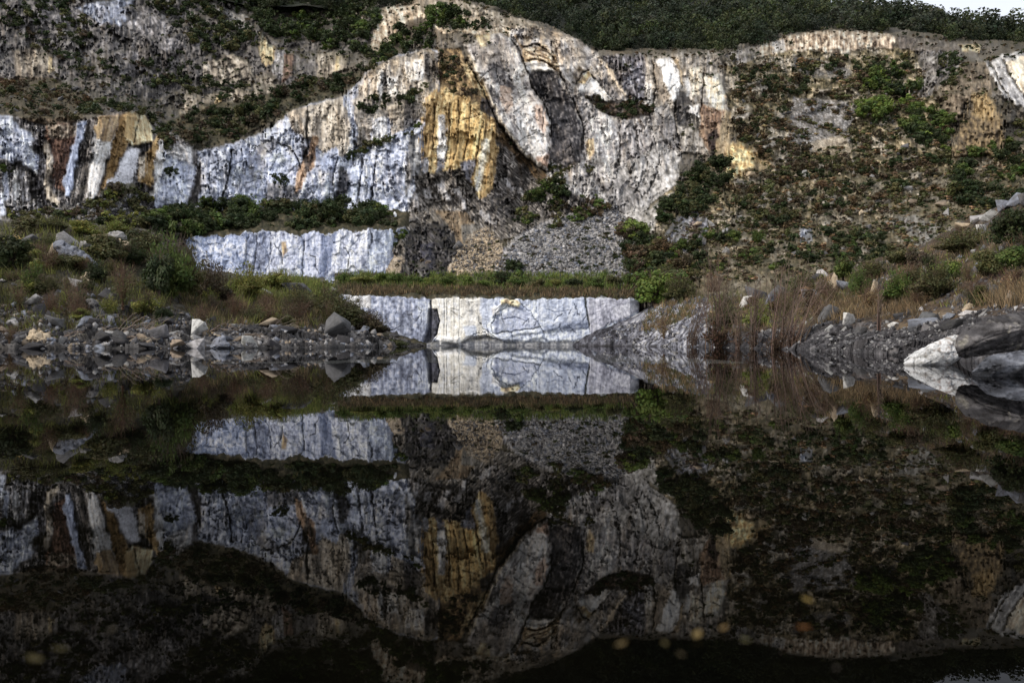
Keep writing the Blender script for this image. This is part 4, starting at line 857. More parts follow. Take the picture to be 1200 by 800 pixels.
# the grey rock rib beside the marble wall
m = (1 - ss(815, 850, X)) * ss(.9, 1.2, tt)
rib = strata([lin(48, 46, 50), lin(92, 92, 100), lin(140, 141, 150), lin(184, 182, 184)], -36, 651, 2.6)(X, rbank.py.ravel())
ribd = stone([lin(30, 30, 34), lin(56, 55, 62), lin(100, 100, 108)], -30, 3, 14, .5, .5, .4, 652)(X, rbank.py.ravel())
C = mixc(C, mixc(ribd, rib, ss(720, 775, X + 14 * fbm(X / 20, tt, 2, 653))), m)
fine = ss(900, 960, X) * (1 - ss(2.6, 3.6, tt + .4 * fbm(X / 30, tt * 3, 3, 654)))
P3 = rbank.P.reshape(-1, 3)
g1, g2, gc, _, _ = worley(P3[:, 0] / .16, P3[:, 1] / .2, 655)
C = mixc(C, pal(.55 * gc + .3 + .5 * fbm(P3[:, 0] / 2, P3[:, 1] / 1.2, 3, 656), [lin(26, 25, 27), lin(46, 44, 46), lin(66, 63, 65), lin(116, 112, 113)]) * (1 - .45 * (1 - ss(0, .2, g2 - g1)))[:, None], .8 * fine)
o = rbank.build('right_bank', M_BANK, C)
tag(o, 'right bank of dark gravel at the water rising to a dry scrub slope', 'bank', kind='structure')

# ---------------------------------------------------------------- wooded hill above the rim
hl = {
    -190: [(-40, 132), (-100, 160), (-190, 215), (-230, 320), (-200, 420)],
    200: [(-20, 132), (-80, 165), (-160, 220), (-190, 320), (-160, 420)],
    300: [(14, 134), (-30, 165), (-110, 230), (-150, 320), (-120, 420)],
    430: [(12, 128), (-26, 165), (-96, 230), (-130, 320), (-100, 420)],
    500: [(6, 126), (-26, 165), (-90, 230), (-116, 320), (-90, 420)],
    580: [(18, 124), (-6, 165), (-70, 230), (-100, 320), (-80, 420)],
    640: [(38, 122), (8, 165), (-50, 230), (-86, 320), (-60, 420)],
    700: [(64, 122), (22, 165), (-34, 230), (-70, 320), (-50, 420)],
    840: [(66, 125), (28, 165), (-16, 230), (-46, 310), (-20, 400)],
    960: [(44, 133), (26, 158), (12, 195), (3, 240), (34, 320)],
    1060: [(44, 135), (39, 147), (36, 160), (34, 180), (70, 240)],
    1110: [(50, 135), (47, 145), (44, 156), (42, 175), (80, 230)],
    1200: [(62, 137), (61, 145), (60, 154), (60, 168), (100, 220)],
    1390: [(84, 137), (78, 146), (74, 158), (74, 175), (120, 230)],
}
hill = Sheet(hl, -190, 1390, 4.0, [16, 20, 16, 10])
P3 = hill.P.reshape(-1, 3); P3[:, 2] += 1.2 * fbm(P3[:, 0] / 14, P3[:, 1] / 14, 4, 701)
C = pal(.5 + .6 * fbm(P3[:, 0] / 4, P3[:, 1] / 4, 3, 702), [lin(16, 20, 12), lin(30, 34, 20), lin(52, 48, 32)])
o = hill.build('hillside', M_BANK, C)
tag(o, 'steep wooded hillside rising behind the quarry rim', 'hill', kind='structure')

# ---------------------------------------------------------------- pond: water and bed
m, nt, N, L = nodes('pond water')
out = N('ShaderNodeOutputMaterial'); fr = N('ShaderNodeFresnel'); fr.inputs['IOR'].default_value = 1.14
gl = N('ShaderNodeBsdfGlossy'); gl.inputs['Roughness'].default_value = 0.004; gl.inputs['Color'].default_value = (.80, .80, .81, 1)
tr = N('ShaderNodeBsdfTransparent'); tr.inputs['Color'].default_value = (.2, .2, .18, 1)
mx = N('ShaderNodeMixShader'); L(fr.outputs[0], mx.inputs[0]); L(tr.outputs[0], mx.inputs[1]); L(gl.outputs[0], mx.inputs[2]); L(mx.outputs[0], out.inputs[0])
tc = N('ShaderNodeTexCoord'); mp = N('ShaderNodeMapping'); mp.inputs['Scale'].default_value = (.5, 1.1, 1)
n1 = N('ShaderNodeTexNoise'); n1.inputs['Scale'].default_value = 1.6; n1.inputs['Detail'].default_value = 3
bp = N('ShaderNodeBump'); bp.inputs['Strength'].default_value = .022; bp.inputs['Distance'].default_value = .02
L(tc.outputs['Object'], mp.inputs[0]); L(mp.outputs[0], n1.inputs['Vector']); L(n1.outputs['Fac'], bp.inputs['Height'])
L(bp.outputs[0], gl.inputs['Normal']); L(bp.outputs[0], fr.inputs['Normal'])
M_WATER = m
me = mk_mesh('water', np.array([(-95, -12, 0), (95, -12, 0), (95, 92, 0), (-95, 92, 0)], float), np.array([[0, 1, 2, 3]]), M_WATER)
tag(link('water', me), 'still black pond water mirroring the quarry cliff', 'water', kind='structure')
nx, ny = 120, 110
bx, by = np.meshgrid(np.linspace(-100, 100, nx), np.concatenate([np.linspace(-14, 8, 60), np.linspace(8.6, 95, 50)]))
bz = -.55 - .25 * fbm(bx / 3, by / 3, 3, 711) - 1.6 * ss(2, 20, by)
me = mk_mesh('lake_bed', np.stack([bx.ravel(), by.ravel(), bz.ravel()], -1), grid_faces(ny, nx), plain_mat('dark silt', (.012, .011, .008), (.04, .034, .02), 1.5), smooth=True)
tag(link('lake_bed', me), 'dark silt bed seen faintly through the pond water', 'lake bed', kind='structure')

# ================================================================ PLANTS
class Bag:
    def __init__(s): s.v = []; s.f = []; s.c = []; s.n = 0

    def add(s, v, f, c):
        s.v.append(v); s.f.append(f + s.n); s.c.append(c); s.n += len(v)

    def mesh(s, name, mat):
        return mk_mesh(name, np.concatenate(s.v), np.concatenate(s.f), mat, np.concatenate(s.c))


def unit(a): return a / (np.linalg.norm(a, axis=-1, keepdims=True) + 1e-9)


def leaves(pos, up, size, tone, rg, thin=1.9, nrm=None):
    """one small folded blade per position; up = preferred direction of its long axis"""
    n = len(pos)
    a = unit(up + .75 * rg.normal(size=(n, 3))); b = unit(np.cross(a, rg.normal(size=(n, 3))))
    if nrm is not None:
        nn = unit(nrm + .4 * rg.normal(size=(n, 3))); a = unit(np.cross(nn, rg.normal(size=(n, 3)))); b = np.cross(nn, a)
    s = (size * rg.uniform(.6, 1.35, n))[:, None] if np.isscalar(size) else (size * rg.uniform(.6, 1.35, n))[:, None]
    v = np.stack([pos - a * s, pos + b * s / thin, pos + a * s, pos - b * s / thin], 1).reshape(-1, 3)
    f = np.arange(n * 4).reshape(n, 4)
    return v, f, np.repeat(tone, 4, 0)


def tube(pts, r0, r1, k=4):
    pts = np.array(pts, float); n = len(pts)
    d = unit(np.gradient(pts, axis=0)); a = unit(np.cross(d, np.array([.31, .9, .2]))); b = np.cross(d, a)
    r = np.linspace(r0, r1, n)[:, None, None]; th = np.arange(k) * 6.2832 / k
    v = pts[:, None] + r * (np.cos(th)[None, :, None] * a[:, None] + np.sin(th)[None, :, None] * b[:, None])
    i = np.arange(n * k).reshape(n, k); j = np.roll(i, -1, 1)
    f = np.stack([i[:-1], j[:-1], j[1:], i[1:]], -1).reshape(-1, 4)
    return v.reshape(-1, 3), f


def tones(rg, n, lo=.7, hi=1.35, hue=.06):
    return (rg.uniform(lo, hi, (n, 1)) * (1 + hue * rg.normal(size=(n, 3)) * np.array([1, .5, .8]))).clip(.2, 2.2)


def foliage_dense(sd, n=950, leaf=.054, nc=20):
    """unit bush: about 1 wide, 0 to 1 high, ragged"""
    rg = np.random.default_rng(sd)
    c = rg.normal(size=(nc, 3)); c = unit(c) * rg.uniform(.25, 1, (nc, 1)) ** .6 * np.array([.40, .38, .36]) + np.array([0, 0, .5])
    c[:, 2] = np.abs(c[:, 2]) * rg.uniform(.7, 1.1, nc)
    r = rg.uniform(.08, .2, nc); w = r ** 2; w /= w.sum()
    k = rg.choice(nc, n, p=w); o = unit(rg.normal(size=(n, 3))) * (rg.uniform(.3, 1.05, (n, 1)) ** .5)
    p = c[k] + o * r[k][:, None] * np.array([1.05, 1.05, .85]); p[:, 2] = np.abs(p[:, 2])
    ct = tones(rg, nc, .6, 1.4)
    return leaves(p, .5 * o + np.array([0, 0, .5]), leaf, ct[k] * tones(rg, n, .8, 1.2, .08), rg, 1.5, o + np.array([0, 0, .25]))


def foliage_feather(sd, n=560, leaf=.07, ns=26, spread=.42):
    """upright feathery bush of many thin plumes"""
    rg = np.random.default_rng(sd)
    a = rg.uniform(0, 6.28, ns); s = rg.uniform(.05, 1, ns) ** .6 * spread; h = rg.uniform(.5, 1.0, ns) * (1 - .45 * (s / spread) ** 2)
    k = rg.integers(0, ns, n); t = rg.uniform(.12, 1, n) ** .8
    bend = t ** 1.6
    p = np.stack([np.cos(a[k]) * s[k] * bend, np.sin(a[k]) * s[k] * bend, h[k] * t], -1) + rg.normal(size=(n, 3)) * .035
    p[:, 2] = np.abs(p[:, 2])
    ct = tones(rg, ns, .65, 1.4)
    return leaves(p, np.stack([np.cos(a[k]) * .5, np.sin(a[k]) * .5, 1.1 + 0 * t], -1), leaf, ct[k] * tones(rg, n, .8, 1.2, .08), rg, 3.0)


def twigs(sd, ns=14, spread=.4, side=4, r0=.011, k=3):
    rg = np.random.default_rng(sd); b = Bag()
    for i in range(ns):
        a = rg.uniform(0, 6.28); s = spread * rg.uniform(.1, 1); h = rg.uniform(.6, 1)
        t = np.linspace(0, 1, 7)[:, None]
        pts = np.array([[math.cos(a) * s, math.sin(a) * s, 0]]) * t ** 1.5 + np.array([[0, 0, h]]) * t + rg.normal(size=(7, 3)) * .012 * t
        pts[0] = (math.cos(a) * .03, math.sin(a) * .03, -.03)
        v, f = tube(pts, r0, r0 * .25, k); b.add(v, f, np.repeat(tones(rg, 1, .7, 1.3), len(v), 0))
        for q in range(side):
            j = rg.integers(2, 6); d = unit(rg.normal(size=3) * np.array([1, 1, .3]) + np.array([math.cos(a), math.sin(a), 1.4]))
            L_ = rg.uniform(.12, .3)
            v, f = tube([pts[j], pts[j] + d * L_ * .5 + rg.normal(size=3) * .012, pts[j] + d * L_], r0 * .45, r0 * .16, k)
            b.add(v, f, np.repeat(tones(rg, 1, .7, 1.3), len(v), 0))
    return b


DENSE = [mk_mesh('dense foliage', *foliage_dense(900 + i)[:2], M_LEAF, foliage_dense(900 + i)[2]) for i in range(7)]
FEATH = [mk_mesh('feathery foliage', *foliage_feather(950 + i)[:2], M_LEAF, foliage_feather(950 + i)[2]) for i in range(4)]
NEARD = [mk_mesh('close foliage', *foliage_dense(970 + i, 2600, .034, 34)[:2], M_LEAF, foliage_dense(970 + i, 2600, .034, 34)[2]) for i in range(4)]
NEARF = [mk_mesh('close feathery foliage', *foliage_feather(980 + i, 2800, .032, 60, .46)[:2], M_LEAF, foliage_feather(980 + i, 2800, .032, 60, .46)[2]) for i in range(4)]
SPARS = [mk_mesh('sparse foliage', *foliage_feather(990 + i, 700, .028, 40, .46)[:2], M_LEAF, foliage_feather(990 + i, 700, .028, 40, .46)[2]) for i in range(3)]
M_TWIG = leaf_mat('twigs', 0.0)
TWIG = [twigs(1000 + i).mesh('twigs', M_TWIG) for i in range(4)]
TWIGB = [twigs(1010 + i, 34, .42, 9, .0042).mesh('bare twigs', M_TWIG) for i in range(4)]

GREEN = {'dark green': (.034, .047, .018), 'green': (.078, .110, .028), 'bright green': (.130, .178, .040), 'olive green': (.092, .092, .038),
         'yellowish green': (.185, .195, .052), 'rusty brown': (.105, .074, .040), 'dry tan': (.24, .170, .095), 'dull brown': (.092, .072, .046)}


def jit(c, rg, a=.18):
    f = rg.uniform(1 - a, 1 + a)
    return tuple(float(v * f * rg.uniform(.96, 1.04)) for v in c) + (1.0,)


# ---- shrubs growing on the cliff: (outline, how many, height px range, colours, where)
D_, G_, B_, O_, Y_, R_, T_, U_ = 'dark green', 'green', 'bright green', 'olive green', 'yellowish green', 'rusty brown', 'dry tan', 'dull brown'
ZONES = [
    ([(165, 250), (200, 245), (250, 238), (300, 236), (330, 240), (400, 240), (440, 238), (462, 250), (468, 266), (430, 267), (350, 271), (290, 270), (212, 277), (180, 272)], 160, (11, 19), [D_, D_, D_, O_, G_], 'in the band along the top of the lower ledge wall'),
    ([(195, 150), (215, 135), (240, 120), (270, 112), (300, 116), (330, 104), (370, 92), (410, 84), (422, 95), (400, 108), (370, 116), (338, 128), (300, 150), (260, 166), (230, 171), (200, 172), (190, 162)], 130, (6, 14), [D_, D_, O_, U_, D_], 'on the diagonal ledge across the left cliff'),
    ([(170, 92), (215, 90), (262, 92), (292, 100), (280, 108), (230, 108), (180, 108)], 34, (5, 11), [D_, D_, O_], 'under the upper left rock faces'),
    ([(300, 28), (345, 18), (440, 14), (446, 28), (432, 42), (436, 62), (400, 62), (362, 50), (330, 50), (312, 34)], 110, (7, 14), [D_, D_, D_, G_], 'on the dark slope above the left cliff'),
    ([(248, 0), (300, 4), (440, 2), (440, 12), (340, 16), (300, 26), (262, 8)], 50, (8, 14), [D_], 'along the left end of the rim'),
    ([(500, 4), (540, 8), (575, 20), (582, 32), (560, 34), (520, 33), (498, 28)], 46, (7, 13), [D_, D_, G_], 'in the clump on the crest of the central peak'),
    ([(465, 34), (500, 28), (512, 45), (500, 58), (470, 64), (446, 66), (450, 54)], 40, (6, 12), [D_, G_, D_], 'on the shoulder left of the central peak'),
    ([(436, 62), (466, 60), (450, 74), (424, 84), (420, 76)], 18, (5, 10), [O_, D_, G_], 'on the notch above the striped block'),
    ([(400, 182), (428, 168), (470, 152), (492, 146), (492, 156), (440, 174), (408, 190)], 34, (5, 9), [D_, G_, O_], 'on the narrow ledge across the blue marble'),
    ([(416, 122), (450, 112), (482, 110), (500, 100), (505, 112), (480, 120), (448, 130), (424, 136)], 30, (6, 11), [D_, D_, O_], 'on the ledge below the striped block'),
    ([(516, 60), (540, 66), (552, 90), (566, 104), (556, 112), (530, 108), (514, 92)], 30, (4, 9), [O_, U_, D_, U_], 'on the brown earth above the golden buttress'),
    ([(600, 246), (636, 212), (664, 206), (662, 236), (648, 252), (622, 262), (604, 266)], 40, (7, 14), [D_, D_, O_, G_], 'in the gully beside the scree'),
    ([(652, 232), (700, 226), (712, 244), (696, 256), (668, 262), (646, 268)], 34, (6, 12), [R_, O_, R_, U_, G_], 'at the head of the scree'),
    ([(638, 196), (690, 188), (702, 196), (676, 210), (648, 206)], 16, (5, 9), [D_, O_], 'at the foot of the dark slab'),
    ([(684, 112), (712, 120), (745, 119), (766, 126), (766, 132), (730, 138), (712, 132), (696, 122)], 44, (5, 9), [D_, D_, R_, U_], 'on the shelf under the white block'),
    ([(730, 268), (762, 278), (800, 300), (812, 322), (800, 350), (752, 352), (742, 330), (736, 296)], 70, (9, 20), [G_, D_, R_, O_, U_, B_], 'on the right side of the scree'),
    ([(832, 184), (850, 188), (852, 214), (836, 240), (800, 254), (764, 258), (790, 226), (812, 208)], 60, (8, 17), [D_, D_, D_, O_], 'below the tan pillar'),
    ([(780, 292), (840, 270), (870, 262), (1000, 270), (1060, 290), (1060, 306), (960, 312), (860, 316), (800, 312)], 80, (8, 15), [D_, D_, O_, R_, G_], 'along the foot of the right slope'),
    ([(850, 70), (900, 66), (930, 66), (960, 84), (940, 110), (880, 120), (852, 110)], 60, (5, 11), [O_, D_, U_, D_], 'on the upper right slope below the rim'),
    ([(860, 110), (920, 100), (930, 130), (925, 160), (960, 180), (1010, 180), (1000, 200), (920, 215), (900, 190), (866, 164)], 90, (5, 11), [O_, U_, D_, U_, R_], 'above and right of the golden rock'),
    ([(960, 66), (1060, 64), (1076, 84), (1040, 100), (1000, 92), (970, 84)], 46, (5, 10), [D_, O_, U_], 'under the cream rim band'),
    ([(1012, 84), (1050, 76), (1072, 84), (1082, 100), (1060, 112), (1020, 108)], 34, (9, 15), [G_, G_, D_, B_], 'in the green clump high on the right slope'),
    ([(1004, 118), (1040, 114), (1044, 132), (1028, 140), (1004, 138)], 16, (11, 18), [B_, G_, B_], 'in the bright clump in the middle of the right slope'),
    ([(1060, 118), (1100, 128), (1116, 150), (1112, 174), (1090, 178), (1062, 158), (1050, 132)], 44, (8, 15), [G_, D_, B_, D_], 'left of the ochre rock'),
    ([(860, 214), (960, 190), (1110, 178), (1116, 200), (1080, 240), (1010, 252), (940, 262), (840, 262), (840, 244)], 150, (6, 13), [O_, D_, U_, R_, D_, O_], 'scattered over the lower right slope'),
    ([(1000, 96), (1060, 104), (1052, 160), (1010, 176), (996, 150), (1010, 128)], 40, (5, 10), [O_, U_, D_], 'between the grey rubble patches'),
    ([(1118, 180), (1180, 168), (1200, 128), (1260, 140), (1260, 240), (1160, 244), (1110, 240)], 100, (9, 18), [D_, D_, G_, O_], 'at the right edge below the ochre rock'),
    ([(1096, 66), (1130, 62), (1122, 100), (1100, 110)], 16, (6, 11), [D_, O_], 'in the cleft left of the right white slabs'),
    ([(0, 96), (60, 92), (112, 120), (92, 140), (40, 144), (0, 130)], 70, (4, 9), [U_, O_, R_, D_], 'on the brown earth at the far left'),
    ([(80, 128), (120, 118), (160, 124), (190, 146), (204, 170), (196, 176), (176, 138), (150, 128), (110, 134)], 46, (5, 11), [D_, O_, D_], 'behind the colour banded rocks'),
    ([(0, 0), (90, 0), (110, 30), (60, 34), (0, 26)], 46, (5, 11), [D_, D_, O_], 'in the top left corner'),
    ([(0, 30), (100, 30), (130, 80), (210, 60), (236, 80), (190, 100), (110, 104), (60, 60), (0, 50)], 90, (4, 9), [D_, O_, D_, U_], 'among the grey faces at the upper left'),
    ([(156, 0), (248, 0), (262, 20), (300, 36), (300, 60), (240, 60), (216, 40), (190, 14)], 110, (5, 12), [D_, D_, O_], 'beside the pale blue outcrop at the top left'),
    ([(0, 190), (16, 196), (10, 206), (0, 208)], 6, (6, 10), [D_, G_], 'in the striped rock at the left edge'),
    ([(194, 194), (204, 190), (206, 204), (196, 206)], 3, (8, 11), [D_], 'in the hollow of the blue white block'),
    ([(318, 206), (332, 204), (334, 222), (320, 224)], 4, (9, 14), [D_], 'on the face of the blue marble'),
    ([(118, 222), (176, 216), (180, 244), (196, 246), (190, 262), (60, 264), (8, 264), (10, 250), (100, 244)], 90, (6, 13), [Y_, O_, O_, U_, D_], 'at the foot of the colour banded rocks'),
    ([(440, 262), (474, 268), (470, 286), (440, 322), (410, 334), (424, 316)], 26, (7, 12), [G_, O_, D_], 'in the gully right of the lower ledge wall'),
    ([(570, 332), (590, 310), (614, 312), (610, 334)], 8, (10, 18), [D_, G_], 'at the foot of the scree'),
]
cand = []
for zi, (poly, n, (h0, h1), cols, where) in enumerate(ZONES):
    Pz = np.array(poly, float); got = 0
    for _ in range(n * 30):
        if got >= n: break
        qx = RNG.uniform(Pz[:, 0].min(), Pz[:, 0].max()); qy = RNG.uniform(Pz[:, 1].min(), Pz[:, 1].max())
        if sdist(poly, np.array([qx]), np.array([qy]))[0] < 0: continue
        if gn(np.array([qx / 14.0]), np.array([qy / 9.0]), 1500 + zi)[0] < -.22: continue
        got += 1
        cand.append((RNG.uniform(h0, h1) * RNG.uniform(.9, 1.35), qx, qy, cols[RNG.integers(len(cols))], where))
cand.sort(key=lambda c: -c[0])
NSH = 290
scrub = Bag()
for i, (hp, qx, qy, cname, where) in enumerate(cand):
    p, d = cliff_at(qx, qy + hp * .35)
    h = hp * d / F * 1.1
    col = jit(GREEN[cname], RNG)
    sc = np.array([h * RNG.uniform(1.1, 1.8), h * RNG.uniform(.8, 1.2), h])
    if i < NSH:
        me = DENSE[RNG.integers(len(DENSE))] if RNG.random() < .75 else FEATH[RNG.integers(len(FEATH))]
        o = link('shrub', me); o.location = p; o.scale = sc; o.rotation_euler = (RNG.normal(0, .12), RNG.normal(0, .12), RNG.uniform(0, 6.28)); o.color = col
        tag(o, f'{cname} shrub {where}', 'shrub', f'{cname} shrubs {where}')
    else:
        v, f, c = foliage_dense(2000 + i % 12, 170, .095, 11)
        a = RNG.uniform(0, 6.28); R = np.array([[math.cos(a), -math.sin(a), 0], [math.sin(a), math.cos(a), 0], [0, 0, 1]])
        scrub.add((v * sc) @ R.T + np.array(p), f, c * np.array(col[:3]))
# low herbs and seedlings on every soil tread of the cliff
k = np.nonzero((tread * (.3 + soil) > .45) & (y < 335) & (y > np.interp(x, RIM[:, 0], RIM[:, 1]) + 5))[0]; k = RNG.choice(k, 7500, replace=False)
for q in k:
    if fbm(np.array([x[q] / 18]), np.array([y[q] / 12]), 2, 77)[0] < -.12: continue
    hp = RNG.uniform(1.6, 5.0); d = D.ravel()[q]; h = hp * d / F
    v, f, c = foliage_dense(2100 + q % 10, 36, .2, 5)
    cc = jit(GREEN[[D_, O_, U_, O_, D_, R_][RNG.integers(6)]], RNG, .3)
    scrub.add(v * np.array([h * 1.7, h, h]) + V[q], f, c * np.array(cc[:3]))
RSp = [(862, 80), (960, 68), (1060, 66), (1110, 100), (1116, 180), (1200, 172), (1260, 180), (1260, 300), (1000, 330), (760, 330), (800, 262), (850, 214), (900, 190), (862, 150)]
got = 0
while got < 4200:
    qx = RNG.uniform(760, 1260, 500); qy = RNG.uniform(66, 332, 500)
    mk_ = gn((qx * .8 + qy) / 34, (qy - qx * .3) / 12, 1900) + .6 * gn(qx / 9, qy / 7, 1901)
    for ax, ay, mm in zip(qx, qy, (sdist(RSp, qx, qy) > 0) & (mk_ > .16)):
        if not mm: continue
        got += 1; p, d = cliff_at(ax, ay); hp = RNG.uniform(2, 6); h = hp * d / F
        v, f, c = foliage_dense(2300 + got % 12, 44, .17, 6)
        cc = jit(GREEN[[O_, U_, O_, T_, O_, R_, U_, D_][RNG.integers(8)]], RNG, .3)
        scrub.add(v * np.array([h * 1.8, h * 1.2, h]) + np.array(p), f, c * np.array(cc[:3]) * 1.35)
o = link('scrub', scrub.mesh('scrub', M_LEAF)); o.color = (1, 1, 1, 1)
tag(o, 'low scrub and herbs growing in the joints and treads of the quarry cliff', 'scrub', kind='stuff')

# ---- forest on the hill, one far-off mass
forest = Bag()
crowns = [foliage_dense(2200 + i, 540, .040, 18) for i in range(8)]
nt_, nx_ = hill.py.shape
for i in range(2300):
    j = RNG.integers(0, nx_); t = int(RNG.uniform(0, 1) ** 1.2 * 50)
    p = hill.P[min(t, nt_ - 1), j]
    if hill.px[j] < 210 and RNG.random() < .6: continue
    h = RNG.uniform(3.4, 7.2) * (.7 if t < 5 else (.5 if t > 30 else 1))
    v, f, c = crowns[RNG.integers(8)]; a = RNG.uniform(0, 6.28)
    R = np.array([[math.cos(a), -math.sin(a), 0], [math.sin(a), math.cos(a), 0], [0, 0, 1]])
    cc = np.array(jit([(.026, .036, .017), (.036, .045, .020), (.050, .062, .025), (.022, .030, .017), (.038, .046, .029)][RNG.integers(5)], RNG, .25)[:3])
    forest.add((v * np.array([h * RNG.uniform(.9, 1.3), h, h])) @ R.T + p - np.array([0, 0, .3]), f, c * cc)
o = link('forest', forest.mesh('forest', M_LEAF)); o.color = (1, 1, 1, 1)
tag(o, 'dense dark evergreen woodland covering the hill behind the rim', 'forest', kind='stuff')


def tree(px, h, kind, label):
    j = int(np.argmin(abs(hill.px - px))); i = int(np.argmin(hill.py[:, j])); p = hill.P[i, j]
    r = empty('ridge_tree', p); tag(r, label, 'tree', None)
    rg = np.random.default_rng(int(px))
    b = Bag(); v, f = tube([(0, 0, -.5), (.05 * h, 0, .3 * h), (.02 * h, .02 * h, .62 * h), (.03 * h, 0, .86 * h)], .035 * h, .01 * h, 6); b.add(v, f, np.ones((len(v), 3)))
    for q in range(5):
        a = rg.uniform(0, 6.28); z0 = rg.uniform(.4, .7) * h
        v, f = tube([(.03 * h, .01 * h, z0), (.15 * h * math.cos(a), .15 * h * math.sin(a), z0 + .12 * h), (.28 * h * math.cos(a), .28 * h * math.sin(a), z0 + .2 * h)], .013 * h, .004 * h, 4); b.add(v, f, np.ones((len(v), 3)))
    link('trunk', b.mesh('trunk', M_BARK), r)
    v, f, c = foliage_dense(int(px) + 3, 1800, .034, 46)
    if kind == 'flat': v = v * np.array([1.1 * h, .9 * h, .42 * h]) + np.array([0, 0, .58 * h])
    elif kind == 'cone':
        v = v * np.array([.6 * h, .6 * h, h]); z = v[:, 2] / h; v[:, :2] *= (1.25 - z.clip(0, 1.1))[:, None]; v[:, 2] += .1 * h
    else: v = v * np.array([.85 * h, .8 * h, .75 * h]) + np.array([0, 0, .3 * h])
    cr = link('crown', mk_mesh('crown', v, f, M_LEAF, c), r); cr.color = jit((.022, .034, .016), rg)


for px, h, kd, lb_ in ((1066, 3.4, 'round', 'rounded tree where the wooded skyline enters the white sky'), (1080, 3.0, 'cone', 'small pointed tree left of the flat topped tree on the skyline'),
                       (1107, 4.6, 'flat', 'flat topped pine standing highest against the white sky'), (1124, 2.8, 'round', 'low round tree right of the flat topped pine'),
                       (1143, 4.2, 'cone', 'pointed conifer on the skyline between two low round trees'), (1158, 2.6, 'round', 'low round tree just past the pointed skyline conifer'),
                       (1176, 3.8, 'flat', 'spreading tree on the skyline near the right edge'), (1193, 3.2, 'round', 'rounded tree at the right end of the skyline')):
    tree(px, h, kd, lb_)

# ================================================================ BANKS: bushes, grass, stones
def bush(sh, px, py, wp, hp, kind, cname, label, group=None, thin=1.0):
    """px, py: photo position of its foot; wp, hp: its width and height in photo pixels"""
    p, d = sh.at(px, py)
    w_, h = 1.12 * wp * d / F, 1.2 * hp * d / F
    rg = np.random.default_rng(int(px * 7 + py))
    r = empty('bush', p); tag(r, label, 'bush', group)
    col = jit(GREEN[cname], rg, .08)
    me = {'d': NEARD, 'f': NEARF, 's': SPARS}[kind]; me = me[rg.integers(len(me))]
    fo = link('foliage', me, r); fo.scale = (w_, w_ * .8, h * 1.08); fo.color = col; fo.rotation_euler.z = rg.uniform(0, 6.28)
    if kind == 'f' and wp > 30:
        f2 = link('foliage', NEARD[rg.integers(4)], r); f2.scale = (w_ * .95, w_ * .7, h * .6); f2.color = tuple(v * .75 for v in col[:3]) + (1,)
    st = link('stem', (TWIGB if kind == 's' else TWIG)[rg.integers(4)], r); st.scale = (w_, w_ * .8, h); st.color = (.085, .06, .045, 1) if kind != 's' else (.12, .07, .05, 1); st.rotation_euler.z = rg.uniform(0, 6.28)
    return r


LBU = [(12, 318, 58, 42, 'd', D_, 'dark bush at the left edge above the bank stones'),
       (38, 346, 36, 38, 'f', G_, 'green bush below the dark bush at the left edge'),
       (78, 322, 54, 20, 'd', O_, 'low olive bush in front of the big leaning grey slab'),
       (127, 312, 56, 30, 'd', O_, 'rounded olive brown bush between the white boulders'),
       (57, 372, 32, 28, 's', R_, 'rusty twiggy bush among the stones above the pale cream boulder'),
       (90, 380, 44, 44, 's', U_, 'thin brown bush in the middle of the left rubble slope'),
       (145, 364, 54, 50, 's', O_, 'sparse twiggy olive bush right of the rubble slope centre'),
       (30, 276, 44, 20, 'd', O_, 'olive bush on the bank top at the far left'),
       (60, 276, 40, 18, 'f', O_, 'small feathery bush on the bank top beside the olive one'),
       (100, 278, 40, 17, 'd', Y_, 'yellowish low bush on the bank top above the leaning slab'),
       (136, 276, 44, 17, 'f', Y_, 'yellowish feathery bush on the bank top behind the white boulder'),
       (170, 308, 42, 36, 'd', O_, 'olive bush right of the pointed white boulder'),
       (200, 350, 56, 74, 'f', G_, 'tallest green feathery bush on the left bank'),
       (186, 350, 40, 54, 'd', D_, 'dark bush tucked in at the left foot of the tallest green bush'),
       (222, 354, 40, 62, 'f', O_, 'tall olive feathery bush right of the tallest green bush'),
       (250, 360, 48, 50, 'f', U_, 'tall dull brown feathery bush below the left end of the ledge wall'),
       (290, 352, 46, 38, 'f', Y_, 'yellow green bush in front of the ledge wall'),
       (322, 344, 40, 26, 'd', Y_, 'low yellow green bush at the foot of the ledge wall'),
       (276, 380, 40, 30, 's', R_, 'rusty low bush on the middle of the left bank'),
       (310, 384, 50, 32, 's', R_, 'wide rusty brown bush above the shore stones'),
       (348, 380, 46, 28, 's', U_, 'brown wispy bush right of the wide rusty one'),
       (352, 372, 44, 36, 'f', O_, 'olive reedy bush below the grey boulder near the marble wall'),
       (384, 368, 44, 34, 'f', O_, 'olive reedy bush beside the left end of the marble wall'),
       (410, 384, 36, 20, 's', O_, 'low wispy bush against the foot of the marble wall'),
       (436, 390, 30, 18, 's', U_, 'small brown wisp at the foot of the stained marble'),
       (14, 408, 26, 22, 's', R_, 'small rusty bush at the waterline by the left edge'),
       (-30, 350, 60, 50, 'd', D_, 'dark bush on the left bank just outside the picture'),
       (404, 386, 60, 38, 'f', O_, 'olive feathery bush where the left bank meets the stained marble'),
       (432, 394, 52, 28, 'f', U_, 'dull brown feathery bush at the shore under the stained marble'),
       (458, 403, 40, 15, 'd', O_, 'low olive tuft at the tip of the left bank'),
       (238, 384, 36, 24, 's', U_, 'brown wispy bush above the pale shore boulders')]
for a in LBU: bush(lbank, *a[:6], a[6])
